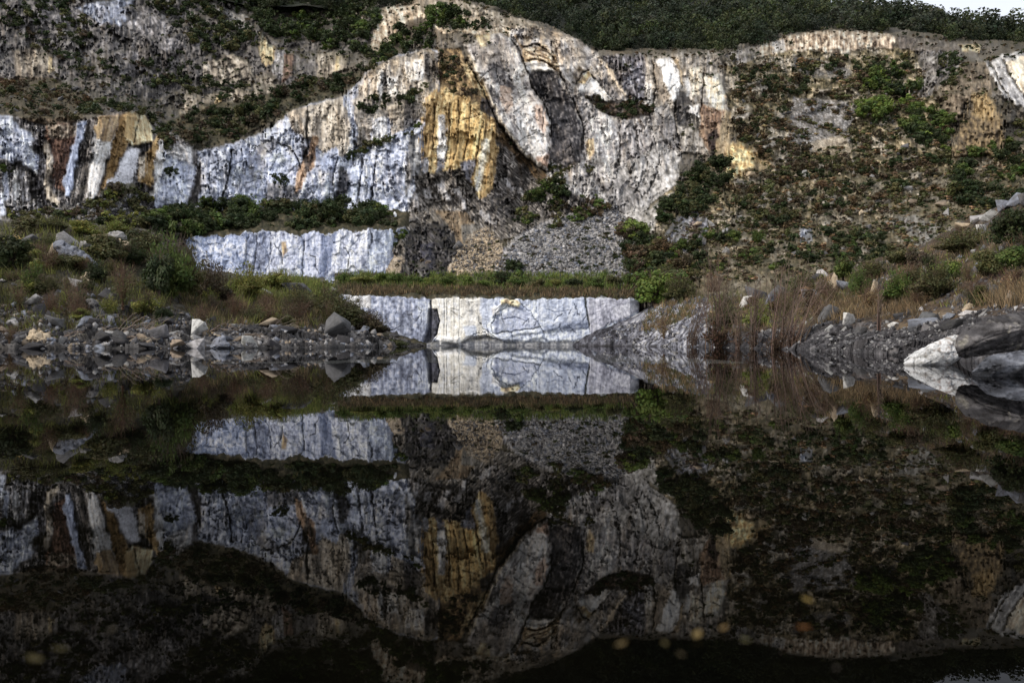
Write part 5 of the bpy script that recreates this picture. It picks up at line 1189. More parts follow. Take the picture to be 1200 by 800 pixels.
RBU = [(766, 360, 54, 42, 'd', B_, 'bright green bush at the right end of the marble wall'),
       (798, 352, 44, 28, 'f', O_, 'olive brown bush above the grey rock rib'),
       (850, 386, 42, 36, 'f', O_, 'green brown bush behind the tall bare shrub'),
       (888, 386, 42, 30, 'f', Y_, 'yellow olive grassy bush between the tall bare shrubs'),
       (958, 384, 44, 30, 's', T_, 'tan dry bush right of the bare shrubs'),
       (908, 336, 30, 16, 'd', Y_, 'small yellow bush below the right slope'),
       (988, 332, 34, 28, 'd', G_, 'green bush above the cream upright stone'),
       (1006, 354, 30, 36, 'f', G_, 'upright green bush below the round green one'),
       (1056, 312, 56, 24, 'd', O_, 'wide olive bush at the top of the scrub slope'),
       (1020, 330, 40, 26, 'f', O_, 'olive feathery bush left of the wide olive one'),
       (1110, 332, 34, 26, 'd', B_, 'bright green bush in the middle of the scrub slope'),
       (1096, 354, 54, 44, 'f', O_, 'dark olive bush under the bright green one'),
       (1052, 358, 46, 36, 'f', G_, 'green brown bush above the dark gravel'),
       (1128, 302, 66, 28, 'f', O_, 'broad olive yellow bush below the white stone crest'),
       (1184, 290, 60, 44, 'd', D_, 'large dark green bush at the right edge below the crest'),
       (1190, 318, 50, 32, 'd', G_, 'green bush below the large dark one at the right edge'),
       (1230, 300, 70, 60, 'd', D_, 'dark bush just outside the right edge'),
       (1140, 354, 48, 34, 's', U_, 'brown twiggy bush above the gravel on the right'),
       (1076, 362, 40, 26, 's', R_, 'rusty twiggy bush at the edge of the dark gravel'),
       (1018, 370, 46, 30, 's', T_, 'dry tan bush at the left end of the dark gravel'),
       (1184, 348, 40, 34, 's', T_, 'tan orange grassy bush above the dark foreground boulder'),
       (1160, 330, 40, 30, 'd', O_, 'olive bush left of the tan orange one'),
       (940, 348, 40, 28, 'f', O_, 'olive feathery bush beside the grey blocks'),
       (920, 372, 40, 32, 's', O_, 'wispy olive bush behind the leaning bare shrub'),
       (836, 348, 36, 24, 's', R_, 'rusty wispy bush beside the flat pale stone'),
       (778, 398, 30, 26, 's', T_, 'small tan bush on the grey rock rib'),
       (1060, 330, 40, 22, 's', T_, 'dry tan wisp in the upper scrub slope'),
       (972, 356, 34, 22, 's', O_, 'small wispy bush beside the cream upright stone')]
for a in RBU: bush(rbank, *a[:6], a[6])
rgb_ = np.random.default_rng(77)
for poly, n, cl_ in (([(985, 345), (1100, 300), (1200, 250), (1260, 236), (1260, 345), (1180, 352), (1010, 366)], 34, [O_, D_, O_, U_, G_, R_]), ([(835, 384), (850, 364), (980, 336), (990, 366), (930, 386)], 14, [O_, U_, T_, R_, O_])):
    for k in range(n):
        while True:
            qx, qy = rgb_.uniform(830, 1260), rgb_.uniform(236, 390)
            if sdist(poly, np.array([qx]), np.array([qy]))[0] > 0: break
        c_ = cl_[rgb_.integers(len(cl_))]; w_ = rgb_.uniform(18, 36)
        bush(rbank, qx, qy, w_, w_ * rgb_.uniform(.5, .9), 'dfds'[rgb_.integers(4)], c_, c_ + ' bush among the grass and stones of the right bank', c_ + ' bushes of the right bank scrub')
for k in range(58):
    while True:
        qx, qy = rgb_.uniform(0, 400), rgb_.uniform(270, 395)
        if sdist([(0, 300), (60, 274), (180, 290), (240, 350), (380, 366), (400, 384), (200, 392), (0, 388)], np.array([qx]), np.array([qy]))[0] > 0: break
    c_ = [U_, O_, R_, U_, O_, D_, Y_, O_][rgb_.integers(8)]; w_ = rgb_.uniform(18, 36)
    bush(lbank, qx, qy, w_, w_ * rgb_.uniform(.5, .9), 'sfsd'[rgb_.integers(4)], c_, c_ + ' bush among the stones of the left bank', c_ + ' bushes of the left bank rubble')


# ---- dead branches washed onto the shore
for k, (px, py, L_, ang) in enumerate([(150, 402, 40, 12), (164, 398, 34, 24), (172, 404, 30, -8), (128, 396, 36, 30), (262, 392, 40, 14), (90, 398, 34, 8), (300, 400, 26, -14), (186, 388, 34, 36), (340, 394, 30, 6)]):
    p, d = lbank.at(px, py); rg = np.random.default_rng(600 + k); b = Bag(); ln_ = L_ * d / F
    for q in range(7):
        t = np.linspace(0, 1, 8)[:, None]; a = math.radians(ang + rg.normal(0, 16))
        pts = np.array([[math.cos(a), rg.normal(0, .3), math.sin(a)]]) * t * ln_ * rg.uniform(.5, 1.1) + rg.normal(size=(8, 3)) * .04 * ln_ * t + rg.normal(size=3) * np.array([.14, .1, .03]) * ln_ - np.array([ln_ * .5, 0, 0])
        pts[:, 2] += .12 + .12 * np.sin(t[:, 0] * 3.1)
        v, f = tube(pts, .030, .008, 4); b.add(v, f, np.repeat(tones(rg, 1, .6, 1.4), len(v), 0))
    o = link('dead_branch', b.mesh('dead branch', M_TWIG)); o.location = p; o.color = (.19, .15, .12, 1)
    tag(o, 'bleached dead branches tangled on the stones of the left shore', 'branch', 'dead branches on the left shore')


BENCH = [(404, 332, 22, 12, 'd', G_), (425, 334, 26, 10, 'd', Y_), (446, 331, 22, 12, 'd', B_), (466, 333, 24, 13, 'd', G_), (486, 334, 22, 11, 'd', G_), (505, 336, 20, 10, 'd', B_), (524, 336, 24, 12, 'd', G_), (548, 336, 22, 12, 'd', B_),
         (566, 338, 22, 11, 'd', B_), (588, 335, 26, 15, 'd', D_), (606, 337, 24, 12, 'd', G_), (630, 338, 24, 11, 'd', O_), (652, 338, 20, 10, 'd', Y_), (674, 338, 24, 12, 'd', D_), (698, 338, 26, 12, 'd', G_), (720, 337, 22, 14, 'd', O_), (738, 338, 22, 16, 'd', G_)]
for a in BENCH: bush(wall, *a, a[5] + ' low bush on the bench along the top of the marble wall', a[5] + ' bushes on the marble wall bench')


# ---- bare shrubs standing in the shallows on the right
def bare_shrub(px, py, wp, hp, n, lean, label, sd):
    p, d = rbank.at(px, py); w_, h = wp * d / F, hp * d / F
    r = empty('bare_shrub', p); tag(r, label, 'bare shrub')
    rg = np.random.default_rng(sd)
    b = Bag(); tw = Bag()
    for i in range(n):
        a = rg.uniform(0, 6.28); s = w_ * .5 * rg.uniform(.05, 1); hh = h * rg.uniform(.55, 1)
        t = np.linspace(0, 1, 8)[:, None]
        e = np.array([[math.cos(a) * s + lean * hh, math.sin(a) * s * .7, 0]])
        pts = e * t ** 1.35 + np.array([[0, 0, hh]]) * t + rg.normal(size=(8, 3)) * .03 * h * .25 * t + rg.normal(size=3) * np.array([.12 * w_, .1 * w_, 0])
        pts[0, 2] = -.15
        v, f = tube(pts, .032, .009, 3); b.add(v, f, np.repeat(tones(rg, 1, .6, 1.5), len(v), 0))
        for q in range(13):
            j = rg.integers(2, 8); dd = unit(rg.normal(size=3) * np.array([1, 1, .4]) + np.array([lean, 0, 1.5])); L_ = h * rg.uniform(.06, .22)
            v, f = tube([pts[j], pts[j] + dd * L_ * .5 + rg.normal(size=3) * .02, pts[j] + dd * L_ + rg.normal(size=3) * .04], .010, .004, 3)
            tw.add(v, f, np.repeat(tones(rg, 1, .6, 1.5), len(v), 0))
    o = link('stem', b.mesh('stem', M_TWIG), r); o.color = (.10, .068, .054, 1)
    o = link('twigs', tw.mesh('twigs', M_TWIG), r); o.color = (.15, .11, .085, 1)
    v, f, c = foliage_feather(sd + 5, 500, .012 * h, 40, .5)
    o = link('dead_leaves', mk_mesh('dead leaves', v * np.array([w_ * .9, w_ * .7, h * .32]), f, M_LEAF, c), r); o.color = (.075, .048, .032, 1)


bare_shrub(843, 407, 56, 118, 22, .0, 'tall reddish bare shrub standing in the water beside the grey rock rib', 31)
bare_shrub(812, 406, 26, 66, 12, .25, 'small bare shrub left of the tall reddish one', 32)
bare_shrub(884, 407, 30, 90, 14, .02, 'thin bare shrub between the two big reddish ones', 33)
bare_shrub(911, 409, 44, 110, 17, .1, 'second big reddish bare shrub, right of the thin one', 34)
bare_shrub(930, 405, 50, 92, 14, .42, 'bare shrub leaning strongly to the right over the gravel', 35)
bare_shrub(1029, 392, 10, 56, 5, .02, 'single pale bare stalk clump on the dark gravel', 36)
bare_shrub(866, 408, 24, 60, 10, -.1, 'short bare shrub at the right foot of the tall reddish one', 37)


# ---- grass
def grass(name, sh, areas, label, seed):
    rg = np.random.default_rng(seed); bg_ = []
    B = Bag()
    for poly, n, (h0, h1), cols in areas:
        Pz = np.array(poly, float); got = 0
        while got < n:
            m_ = 400
            qx = rg.uniform(Pz[:, 0].min(), Pz[:, 0].max(), m_); qy = rg.uniform(Pz[:, 1].min(), Pz[:, 1].max(), m_)
            ok = (sdist(poly, qx, qy) > 0) & (gn(qx / 9, qy / 4, seed) > -.3)
            got += max(int(ok.sum()), 5)
            for ax, ay in zip(qx[ok], qy[ok]):
                p, d = sh.at(ax, ay); h = rg.uniform(h0, h1) * d / F; k = 7
                base = np.array(p) + rg.normal(size=(k, 3)) * np.array([h * .3, h * .3, 0]); dr = rg.normal(size=(k, 3)) * np.array([.32, .32, 0]) + np.array([0, 0, 1])
                hh = h * rg.uniform(.5, 1.1, (k, 1)); wv = unit(np.cross(dr, rg.normal(size=(k, 3)))) * d / F * .42
                tip = base + dr * hh; mid = base + dr * hh * .55 + np.array([0, 0, .06 * h])
                v = np.stack([base - wv, base + wv, tip + wv * .2, tip - wv * .2], 1).reshape(-1, 3)
                c = np.array(jit(GREEN[cols[rg.integers(len(cols))]], rg, .3)[:3])
                B.add(v, np.arange(4 * k).reshape(k, 4), np.repeat(c[None] * rg.uniform(.7, 1.3, (k, 1)), 4, 0))
    o = link(name, B.mesh(name, M_LEAF)); o.color = (1, 1, 1, 1)
    tag(o, label, 'grass', kind='stuff')


grass('grass', wall, [([(398, 344), (745, 349), (748, 340), (398, 336)], 1500, (3, 7.5), [T_, U_, R_, O_, U_]), ([(398, 338), (748, 342), (748, 322), (398, 322)], 1700, (3, 8), [G_, B_, G_, Y_, B_, O_])], 'green and brown grass along the bench on top of the marble wall', 41)
grass('grass', lbank, [([(-100, 290), (60, 262), (180, 284), (120, 330), (0, 330)], 1300, (5, 13), [O_, U_, Y_, Y_, D_]), ([(200, 340), (330, 334), (420, 372), (380, 384), (240, 392)], 1300, (6, 15), [O_, U_, R_, Y_, T_]), ([(255, 345), (330, 326), (400, 338), (380, 352), (280, 356)], 1200, (6, 15), [Y_, B_, Y_, O_]), ([(-60, 340), (180, 330), (210, 380), (60, 396), (-60, 396)], 1300, (4, 13), [U_, R_, O_, O_, Y_])], 'dry and green grass tufts over the left bank', 42)
grass('grass', rbank, [([(830, 350), (1000, 320), (1000, 376), (840, 396)], 450, (5, 11), [O_, T_, U_, Y_, O_]), ([(960, 350), (1090, 352), (1080, 372), (960, 386)], 700, (6, 15), [T_, U_, R_, T_]), ([(990, 330), (1200, 250), (1340, 230), (1340, 330), (1160, 356), (1000, 362)], 1500, (5, 14), [O_, U_, O_, T_, D_, Y_, R_]), ([(1150, 352), (1260, 330), (1260, 356), (1180, 362)], 500, (10, 24), [T_, T_, U_]), ([(750, 392), (810, 376), (830, 340), (770, 352)], 250, (4, 9), [T_, O_])], 'dry tan and olive grass over the right bank', 43)


# ---- stones
def hull(sd, flat=1.0, n=16, sub=1, box=.3):
    rg = np.random.default_rng(sd)
    p = rg.uniform(-1, 1, (n, 3)); p = p * (1 - box) / (np.abs(p).max(1, keepdims=True)) * rg.uniform(.7, 1.1, (n, 1)) + p * box
    p[:, 2] *= flat
    bm = bmesh.new()
    for q in p: bm.verts.new(q)
    r = bmesh.ops.convex_hull(bm, input=bm.verts)
    bmesh.ops.delete(bm, geom=list({g for g in r['geom_interior'] + r['geom_unused'] if isinstance(g, bmesh.types.BMVert)}), context='VERTS')
    if sub:
        bmesh.ops.bevel(bm, geom=list(bm.edges), offset=.025, segments=1, affect='EDGES', clamp_overlap=True)
        bmesh.ops.triangulate(bm, faces=bm.faces)
        bmesh.ops.subdivide_edges(bm, edges=[e for e in bm.edges if e.calc_length() > .25], cuts=2, use_grid_fill=True)
        bmesh.ops.triangulate(bm, faces=bm.faces)
        for v in bm.verts:
            c = np.array(v.co); s = 2.6
            k = gn(np.array([c[0] * s + sd]), np.array([c[1] * s + c[2] * 1.7 * s]), sd)[0] + .5 * gn(np.array([c[0] * s * 2.7 + c[2] * s]), np.array([c[1] * s * 2.7]), sd + 1)[0]
            v.co += v.co.normalized() * .03 * float(k)
    bmesh.ops.triangulate(bm, faces=bm.faces)
    bm.verts.ensure_lookup_table(); bm.verts.index_update()
    v = np.array([q.co[:] for q in bm.verts]); f = np.array([[q.index for q in fc_.verts] for fc_ in bm.faces])
    bm.free()
    lo, hi = v.min(0), v.max(0); v = (v - (lo + hi) / 2) / (hi - lo); v[:, 2] += .5
    return v, f


HULLS = [hull(3000 + i, (.3, .5, .65, .25)[i % 4], (9, 11, 8, 12)[i % 4]) for i in range(14)]
STONES = [mk_mesh('boulder', v, f, M_STONE) for v, f in HULLS]
TINY = [hull(3100 + i, (.35, .7)[i % 2], 8, 0) for i in range(10)]
SCOL = {'grey': (.105, .102, .106), 'dark': (.045, .043, .046), 'pale': (.30, .29, .285), 'white': (.55, .53, .51), 'cream': (.46, .37, .26), 'orange': (.46, .29, .12), 'blue': (.18, .19, .225), 'tan': (.24, .19, .14)}


def boulder(sh, px, py, wp, hp, cname, label, tilt=0.0, group=None, sd=None, depth=.8, name='boulder'):
    p, d = sh.at(px, py)
    rg = np.random.default_rng(int(px * 13 + py * 7) if sd is None else sd)
    o = link(name, STONES[rg.integers(len(STONES))])
    w_, h = wp * d / F, hp * d / F
    o.location = p - Vector((0, 0, h * .24)); o.scale = (w_ * 1.08, w_ * depth, h * 1.32)
    o.rotation_euler = (rg.normal(0, .1), math.radians(tilt), rg.uniform(-.5, .5)); f_ = rg.uniform(.85, 1.15); o.color = tuple(float(q * f_ * rg.uniform(.985, 1.015)) for q in SCOL[cname]) + (1.0,)
    tag(o, label, 'boulder', group)
    return o


LST = [
       (80, 285, 22, 15, 'pale', 'grey white block behind the leaning slab', 0), (56, 302, 13, 20, 'cream', 'upright cream stone left of the leaning slab', 20), (21, 282, 12, 8, 'orange', 'small orange stone on the bank top at the far left', 0),
       (36, 284, 20, 9, 'grey', 'flat grey stone right of the small orange stone', 0), 
       (150, 296, 22, 10, 'cream', 'cream stone under the white boulder', 12), (100, 291, 15, 11, 'pale', 'small pale stone between the slab and the rounded bush', 0), (6, 312, 18, 15, 'grey', 'grey stone at the left edge under the dark bush', 0),
       (102, 334, 14, 10, 'cream', 'cream stone below the leaning slab', 10), (89, 344, 16, 16, 'pale', 'pale weathered stone in the middle of the rubble', 0), (178, 362, 20, 11, 'blue', 'grey blue slab in the rubble right of the twiggy bush', 24),
       (40, 408, 28, 8, 'dark', 'dark flat stone under the large cream faced boulder', 0), (141, 401, 24, 15, 'grey', 'slanting grey slab near the water', 30),
       (236, 396, 18, 17, 'white', 'white speckled boulder behind the shore stones', 0), (292, 406, 18, 14, 'white', 'rounded whitish boulder at the waterline', 0), (228, 407, 24, 13, 'pale', 'pale shore boulder below the white speckled one', 0),
       (210, 408, 16, 8, 'tan', 'low tan stone at the waterline left of the pale boulder', 0), (352, 348, 34, 17, 'grey', 'grey boulder in the grass near the marble wall', 0),
       (388, 346, 13, 9, 'pale', 'pale stone right of the grey boulder in the grass', 0), (386, 394, 30, 26, 'grey', 'tall grey rock on the shore near the marble wall', 22), (330, 399, 34, 10, 'dark', 'dark flat slab at the waterline', 0),
       (318, 390, 22, 8, 'tan', 'tan flat stone above the dark flat slab', 0), (192, 402, 20, 14, 'grey', 'grey rock right of the slanting slab', -20), (118, 404, 18, 12, 'dark', 'dark rock left of the slanting slab', 15),
       (310, 348, 24, 9, 'pale', 'pale flat stone below the yellow green bush', 0), (404, 402, 22, 12, 'dark', 'dark rock at the shore below the stained marble', 10), (252, 396, 14, 10, 'cream', 'small cream stone beside the white speckled boulder', 0),
       (168, 394, 26, 8, 'grey', 'long grey sliver of slate on the shore', 26), (66, 388, 22, 10, 'grey', 'grey slate piece right of the cream faced boulder', 18), (20, 398, 20, 12, 'dark', 'dark rock left of the cream faced boulder', 0)]
for px, py, wp, hp, cn, lab, ti in LST: boulder(lbank, px, py, wp, hp, cn, lab, ti)
RST = [(812, 340, 30, 9, 'pale', 'flat pale stone in the bushes above the grey rib', 0), (965, 326, 16, 8, 'white', 'white block on the slope beside the upright stone', 0), (972, 346, 11, 26, 'cream', 'upright cream stone on the right bank', 8),
       (956, 332, 18, 7, 'dark', 'dark flat stone under the white block', 0), (950, 356, 24, 16, 'blue', 'grey blue block left of the upright cream stone', 0), (970, 381, 24, 17, 'grey', 'squared grey block right of the bare shrubs', 0),
       (993, 386, 17, 13, 'white', 'whitish angular stone on the dark gravel', 12), (904, 360, 17, 14, 'blue', 'grey blue block above the second bare shrub', 0), (875, 360, 13, 12, 'white', 'white stone behind the thin bare shrub', 0),
       (888, 350, 26, 14, 'grey', 'grey rock above the white stone', 0), (910, 348, 22, 14, 'grey', 'grey rock beside the grey blue block', 10), (1080, 304, 9, 7, 'cream', 'small cream stone under the wide olive bush', 0),
       (1093, 323, 18, 9, 'pale', 'pale stone beside the bright green bush', 0), (1148, 322, 18, 14, 'blue', 'grey blue rock in the upper scrub on the right', 0), (1162, 344, 16, 14, 'grey', 'grey rock left of the tan orange bush', 0),
       (988, 341, 14, 12, 'blue', 'grey blue stone below the round green bush', 0), (1024, 351, 11, 16, 'cream', 'cream stone among the dry tan grass', 14), (1193, 354, 18, 15, 'tan', 'tan slab at the right edge above the foreground boulder', -30),
       (1135, 358, 13, 8, 'cream', 'small yellowish white stone on the gravel slope', 0), (1084, 379, 24, 17, 'grey', 'grey boulder with a pale top on the dark gravel', 0), (1080, 367, 9, 7, 'white', 'small white stone on top of the grey gravel boulder', 0),
       (1100, 378, 14, 14, 'dark', 'dark boulder right of the grey gravel boulder', 0), (1082, 391, 30, 13, 'blue', 'blue grey flat boulder in front of the grey gravel boulder', 0), (1133, 368, 20, 9, 'white', 'flat whitish stone on the gravel slope', 8),
       (1008, 390, 14, 10, 'grey', 'grey stone right of the whitish angular stone', 0), (1116, 390, 24, 10, 'dark', 'dark flat stone behind the white wedge rock', 0), (1062, 372, 20, 10, 'dark', 'long dark stone left of the grey gravel boulder', -24),
       (1046, 380, 10, 5, 'white', 'tiny white stone on the dark gravel', 0), (1112, 372, 13, 9, 'blue', 'grey blue stone right of the dark gravel boulder', 0),
       (1146, 262, 16, 9, 'pale', 'lowest pale stone of the crest at the upper right', 0), (1160, 256, 18, 11, 'pale', 'second pale stone along the crest at the upper right', 10), (1174, 249, 20, 12, 'blue', 'grey blue stone in the middle of the crest', 0),
       (1190, 242, 22, 13, 'blue', 'large grey blue stone near the top of the crest', 0), (1208, 238, 26, 12, 'grey', 'grey stone at the very top of the crest', 0), (1150, 272, 14, 9, 'white', 'whitish stone below the crest', 0), (1128, 268, 16, 8, 'cream', 'cream stone at the left end of the crest', 0)]
for px, py, wp, hp, cn, lab, ti in RST: boulder(rbank, px, py, wp, hp, cn, lab, ti)


def scatter(sh, poly, n, size, cols, group, seed, label, nm='stone', cat='stone'):
    rg = np.random.default_rng(seed); Pz = np.array(poly, float); got = 0
    while got < n:
        qx = rg.uniform(Pz[:, 0].min(), Pz[:, 0].max()); qy = rg.uniform(Pz[:, 1].min(), Pz[:, 1].max())
        if sdist(poly, np.array([qx]), np.array([qy]))[0] < 0: continue
        got += 1; s = size[0] + (size[1] - size[0]) * rg.uniform(0, 1) ** 2.2
        o = boulder(sh, qx, qy, s, s * rg.uniform(.25, .6), cols[rg.integers(len(cols))], label, rg.normal(0, 34), group, int(rg.integers(1e6)), rg.uniform(.5, 1), nm)
        o['category'] = cat


scatter(lbank, [(-20, 409), (260, 409), (290, 392), (200, 372), (120, 352), (0, 362)], 95, (8, 22), ['grey', 'dark', 'grey', 'dark', 'blue', 'pale', 'tan'], 'loose stones of the left rubble slope', 51, 'broken stone lying in the rubble of the left bank')
scatter(lbank, [(260, 409), (460, 407), (470, 396), (400, 384), (300, 388)], 48, (7, 18), ['grey', 'dark', 'grey', 'dark', 'pale', 'blue'], 'shore stones below the marble wall', 52, 'grey shore stone between the left bank and marble wall')
scatter(lbank, [(0, 330), (60, 276), (150, 280), (180, 330), (100, 350)], 26, (6, 14), ['grey', 'pale', 'grey', 'cream'], 'stones on the upper left bank', 53, 'stone among the bushes of the upper left bank')
scatter(rbank, [(950, 405), (1180, 412), (1190, 368), (1040, 372), (970, 384)], 46, (5, 13), ['dark', 'dark', 'grey', 'dark', 'pale'], 'stones on the dark gravel', 54, 'stone lying on the dark gravel shore')
scatter(rbank, [(860, 372), (1000, 330), (1180, 280), (1190, 345), (1010, 366)], 34, (5, 12), ['grey', 'pale', 'tan', 'blue'], 'stones in the right scrub', 55, 'stone showing through the scrub of the right bank')


def pebbles(sh, areas, label, seed):
    rg = np.random.default_rng(seed); B = Bag()
    for poly, n, (s0, s1), cols in areas:
        Pz = np.array(poly, float); got = 0
        while got < n:
            qx = rg.uniform(Pz[:, 0].min(), Pz[:, 0].max(), 300); qy = rg.uniform(Pz[:, 1].min(), Pz[:, 1].max(), 300)
            for ax, ay in zip(*[q[sdist(poly, qx, qy) > 0] for q in (qx, qy)]):
                got += 1; p, d = sh(ax, ay); s = (s0 + (s1 - s0) * rg.uniform() ** 2.5) * d / F
                v, f = TINY[rg.integers(len(TINY))]; e = Euler((rg.normal(0, .5), rg.normal(0, .5), rg.uniform(0, 6.28))).to_matrix()
                v = ((v - np.array([0, 0, .5])) * s * rg.uniform(.6, 1.3, 3)) @ np.array(e).T + np.array(p) + np.array([0, 0, s * .12])
                B.add(v, f, np.repeat(np.array([SCOL[cols[rg.integers(len(cols))]]]) * rg.uniform(.7, 1.3), len(v), 0))
    o = link('gravel', B.mesh('gravel', M_BANK)); tag(o, label, 'gravel', kind='stuff')


pebbles(lbank.at, [([(-60, 410), (480, 407), (470, 398), (380, 386), (260, 382), (190, 364), (100, 346), (-60, 352)], 3800, (2.2, 8), ['grey', 'dark', 'dark', 'grey', 'blue', 'tan', 'pale'])], 'loose slate rubble covering the left bank', 61)
pebbles(rbank.at, [([(950, 412), (1000, 414), (1080, 420), (1130, 400), (1100, 384), (1000, 392)], 2600, (1.2, 5), ['dark', 'dark', 'grey', 'dark', 'grey', 'pale']), ([(850, 408), (1000, 413), (1190, 430), (1260, 400), (1260, 356), (1120, 362), (1000, 376), (870, 394)], 4200, (1.4, 5), ['dark', 'dark', 'dark', 'grey', 'grey', 'pale']), ([(690, 404), (750, 376), (830, 348), (850, 408)], 700, (1.6, 5), ['blue', 'dark', 'grey', 'pale']), ([(840, 392), (900, 350), (1200, 262), (1200, 356), (1000, 374)], 900, (2, 7), ['tan', 'grey', 'pale', 'dark'])], 'dark gravel and broken stone along the right bank', 62)
pebbles(cliff_at, [([(520, 334), (534, 300), (552, 276), (570, 268), (586, 286), (592, 312), (578, 334)], 1000, (1.8, 4.5), ['tan', 'cream', 'cream', 'grey']), ([(574, 335), (586, 304), (606, 280), (644, 262), (690, 248), (722, 240), (740, 268), (748, 335)], 3400, (1.8, 5), ['grey', 'pale', 'blue', 'pale', 'grey']), ([(60, 262), (62, 244), (108, 236), (160, 226), (180, 246), (176, 260)], 500, (2, 6), ['grey', 'dark', 'pale'])], 'scree of broken marble at the foot of the cliff', 63)


class OnCliff:
    @staticmethod
    def at(px, py): return cliff_at(px, py)


scatter(OnCliff, [(860, 210), (960, 190), (1110, 180), (1180, 235), (1100, 300), (860, 326), (780, 316), (800, 262)], 60, (5, 14), ['pale', 'tan', 'pale', 'grey', 'cream'], 'stones on the right slope', 56, 'stone lying on the scrubby right slope of the quarry', 'cliff_stone', 'block')  # same loose stones as on the banks, set on the cliff
scatter(OnCliff, [(870, 110), (960, 80), (1060, 90), (1100, 130), (1100, 180), (940, 186), (880, 160)], 36, (4, 10), ['grey', 'pale', 'grey', 'tan'], 'stones high on the right slope', 57, 'stone high on the right slope under the rim', 'cliff_stone', 'block')
scatter(OnCliff, [(0, 100), (100, 104), (180, 100), (236, 90), (280, 112), (190, 140), (60, 140), (0, 136)], 22, (4, 9), ['grey', 'pale', 'grey'], 'stones on the upper left terraces', 58, 'stone on the upper left terraces of the quarry', 'cliff_stone', 'block')
scatter(OnCliff, [(470, 290), (530, 270), (548, 300), (530, 326), (450, 328)], 20, (5, 12), ['dark', 'dark', 'grey', 'tan'], 'slabs in the charcoal heap', 59, 'slab in the charcoal rubble heap left of the scree', 'cliff_stone', 'block')
scatter(OnCliff, [(640, 330), (600, 290), (660, 272), (722, 262), (744, 326)], 26, (4, 9), ['pale', 'grey', 'pale', 'blue'], 'larger stones of the scree fan', 60, 'larger stone lying on the grey scree fan', 'cliff_stone', 'block')


# ---- the three rocks in the water at the right
def slab(outline, Yc, half, sd, colf, front=(), amp=.010, u=1.0):
    """angular block: convex body through a traced front outline, faceted front, real thickness"""
    rg = np.random.default_rng(sd); P_ = np.array(outline, float)
    X = (P_[:, 0] - 600) / F * Yc; Z = CH + (HZ - P_[:, 1]) / F * Yc
    cx, cz = X.mean(), Z.mean()
    pts = [(a, Yc + u * rg.uniform(0, .10), b) for a, b in zip(X, Z)]
    sh_ = cx * 2 * half / Yc * .95                       # the block runs back along its own axis, away to the right
    pts += [(cx + sh_ + (a - cx) * .86, Yc + 2 * half * rg.uniform(.85, 1), cz + (b - cz) * .8) for a, b in zip(X, Z)]
    pts += [((a - 600) / F * Yc, Yc - d_, CH + (HZ - b) / F * Yc) for a, b, d_ in front]
    bm = bmesh.new()
    for q in pts: bm.verts.new(q)
    r = bmesh.ops.convex_hull(bm, input=bm.verts)
    bmesh.ops.delete(bm, geom=list({g for g in r['geom_interior'] + r['geom_unused'] if isinstance(g, bmesh.types.BMVert)}), context='VERTS')
    bmesh.ops.bevel(bm, geom=list(bm.edges), offset=.018 * u, segments=2, affect='EDGES', clamp_overlap=True)
    bmesh.ops.triangulate(bm, faces=bm.faces)
    for _ in range(6):
        es = [e for e in bm.edges if e.calc_length() > .03 * u]
        if not es: break
        bmesh.ops.subdivide_edges(bm, edges=es, cuts=1); bmesh.ops.triangulate(bm, faces=bm.faces)
    bm.normal_update()
    v = np.array([q.co[:] for q in bm.verts]); nr = np.array([q.normal[:] for q in bm.verts])
    bm.verts.index_update(); f = np.array([[q.index for q in t.verts] for t in bm.faces]); bm.free()
    v = v / u; fr_, fe_, ft_ = facets(v[:, 0] / .17 + v[:, 1] / .25, v[:, 2] / .10 - v[:, 0] / .5, sd)
    n = 1.3 * fr_ - 1.6 * (1 - ss(0, .1, fe_)) + 1.2 * fbm(v[:, 0] / .12 + v[:, 1] / .2, v[:, 2] / .07, 5, sd + 1)
    v = v + nr * (amp * n)[:, None]
    if u != 1.0: return v * u, f, None
    C = colf(v) * (1 - .5 * (1 - ss(0, .08, fe_)))[:, None] * (.85 + .3 * ft_)[:, None]
    wet = 1 - ss(.012, .05, v[:, 2] + .012 * fbm(v[:, 0] / .2, v[:, 1] / .2, 3, sd + 4))
    return v, f, C * (1 - .6 * wet)[:, None]


def darkrock(v):
    q = fbm(v[:, 0] / .2 + v[:, 1] / .3, v[:, 2] / .13 - v[:, 0] / .6, 5, 71)
    c = pal(.38 + .7 * q, [lin(38, 36, 38), lin(72, 69, 70), lin(112, 108, 108), lin(158, 152, 146)])
    return mixc(c, lin(186, 178, 160), ss(.3, .55, fbm(v[:, 0] / .10 + v[:, 1], v[:, 2] / .12 - v[:, 0] / .2, 5, 72)) * .55)


def whiterock(v):
    c = pal(.6 + .5 * fbm(v[:, 0] / .2, v[:, 2] / .06, 4, 73), [lin(190, 176, 156), lin(236, 230, 222), lin(250, 246, 240)])
    return mixc(c, lin(140, 110, 92), ss(.15, .5, fbm(v[:, 0] / .05 + v[:, 2] / .1, v[:, 2] / .05 - v[:, 0] / .08, 3, 74) + .9 * (v[:, 2] - .22)) * .7)


def greyrock(v):
    return pal(.42 + .75 * fbm(v[:, 0] / .22 + v[:, 1] / .3, v[:, 2] / .08 - v[:, 0] / .4, 5, 75), [lin(44, 45, 49), lin(84, 86, 93), lin(124, 127, 136), lin(182, 182, 184)])


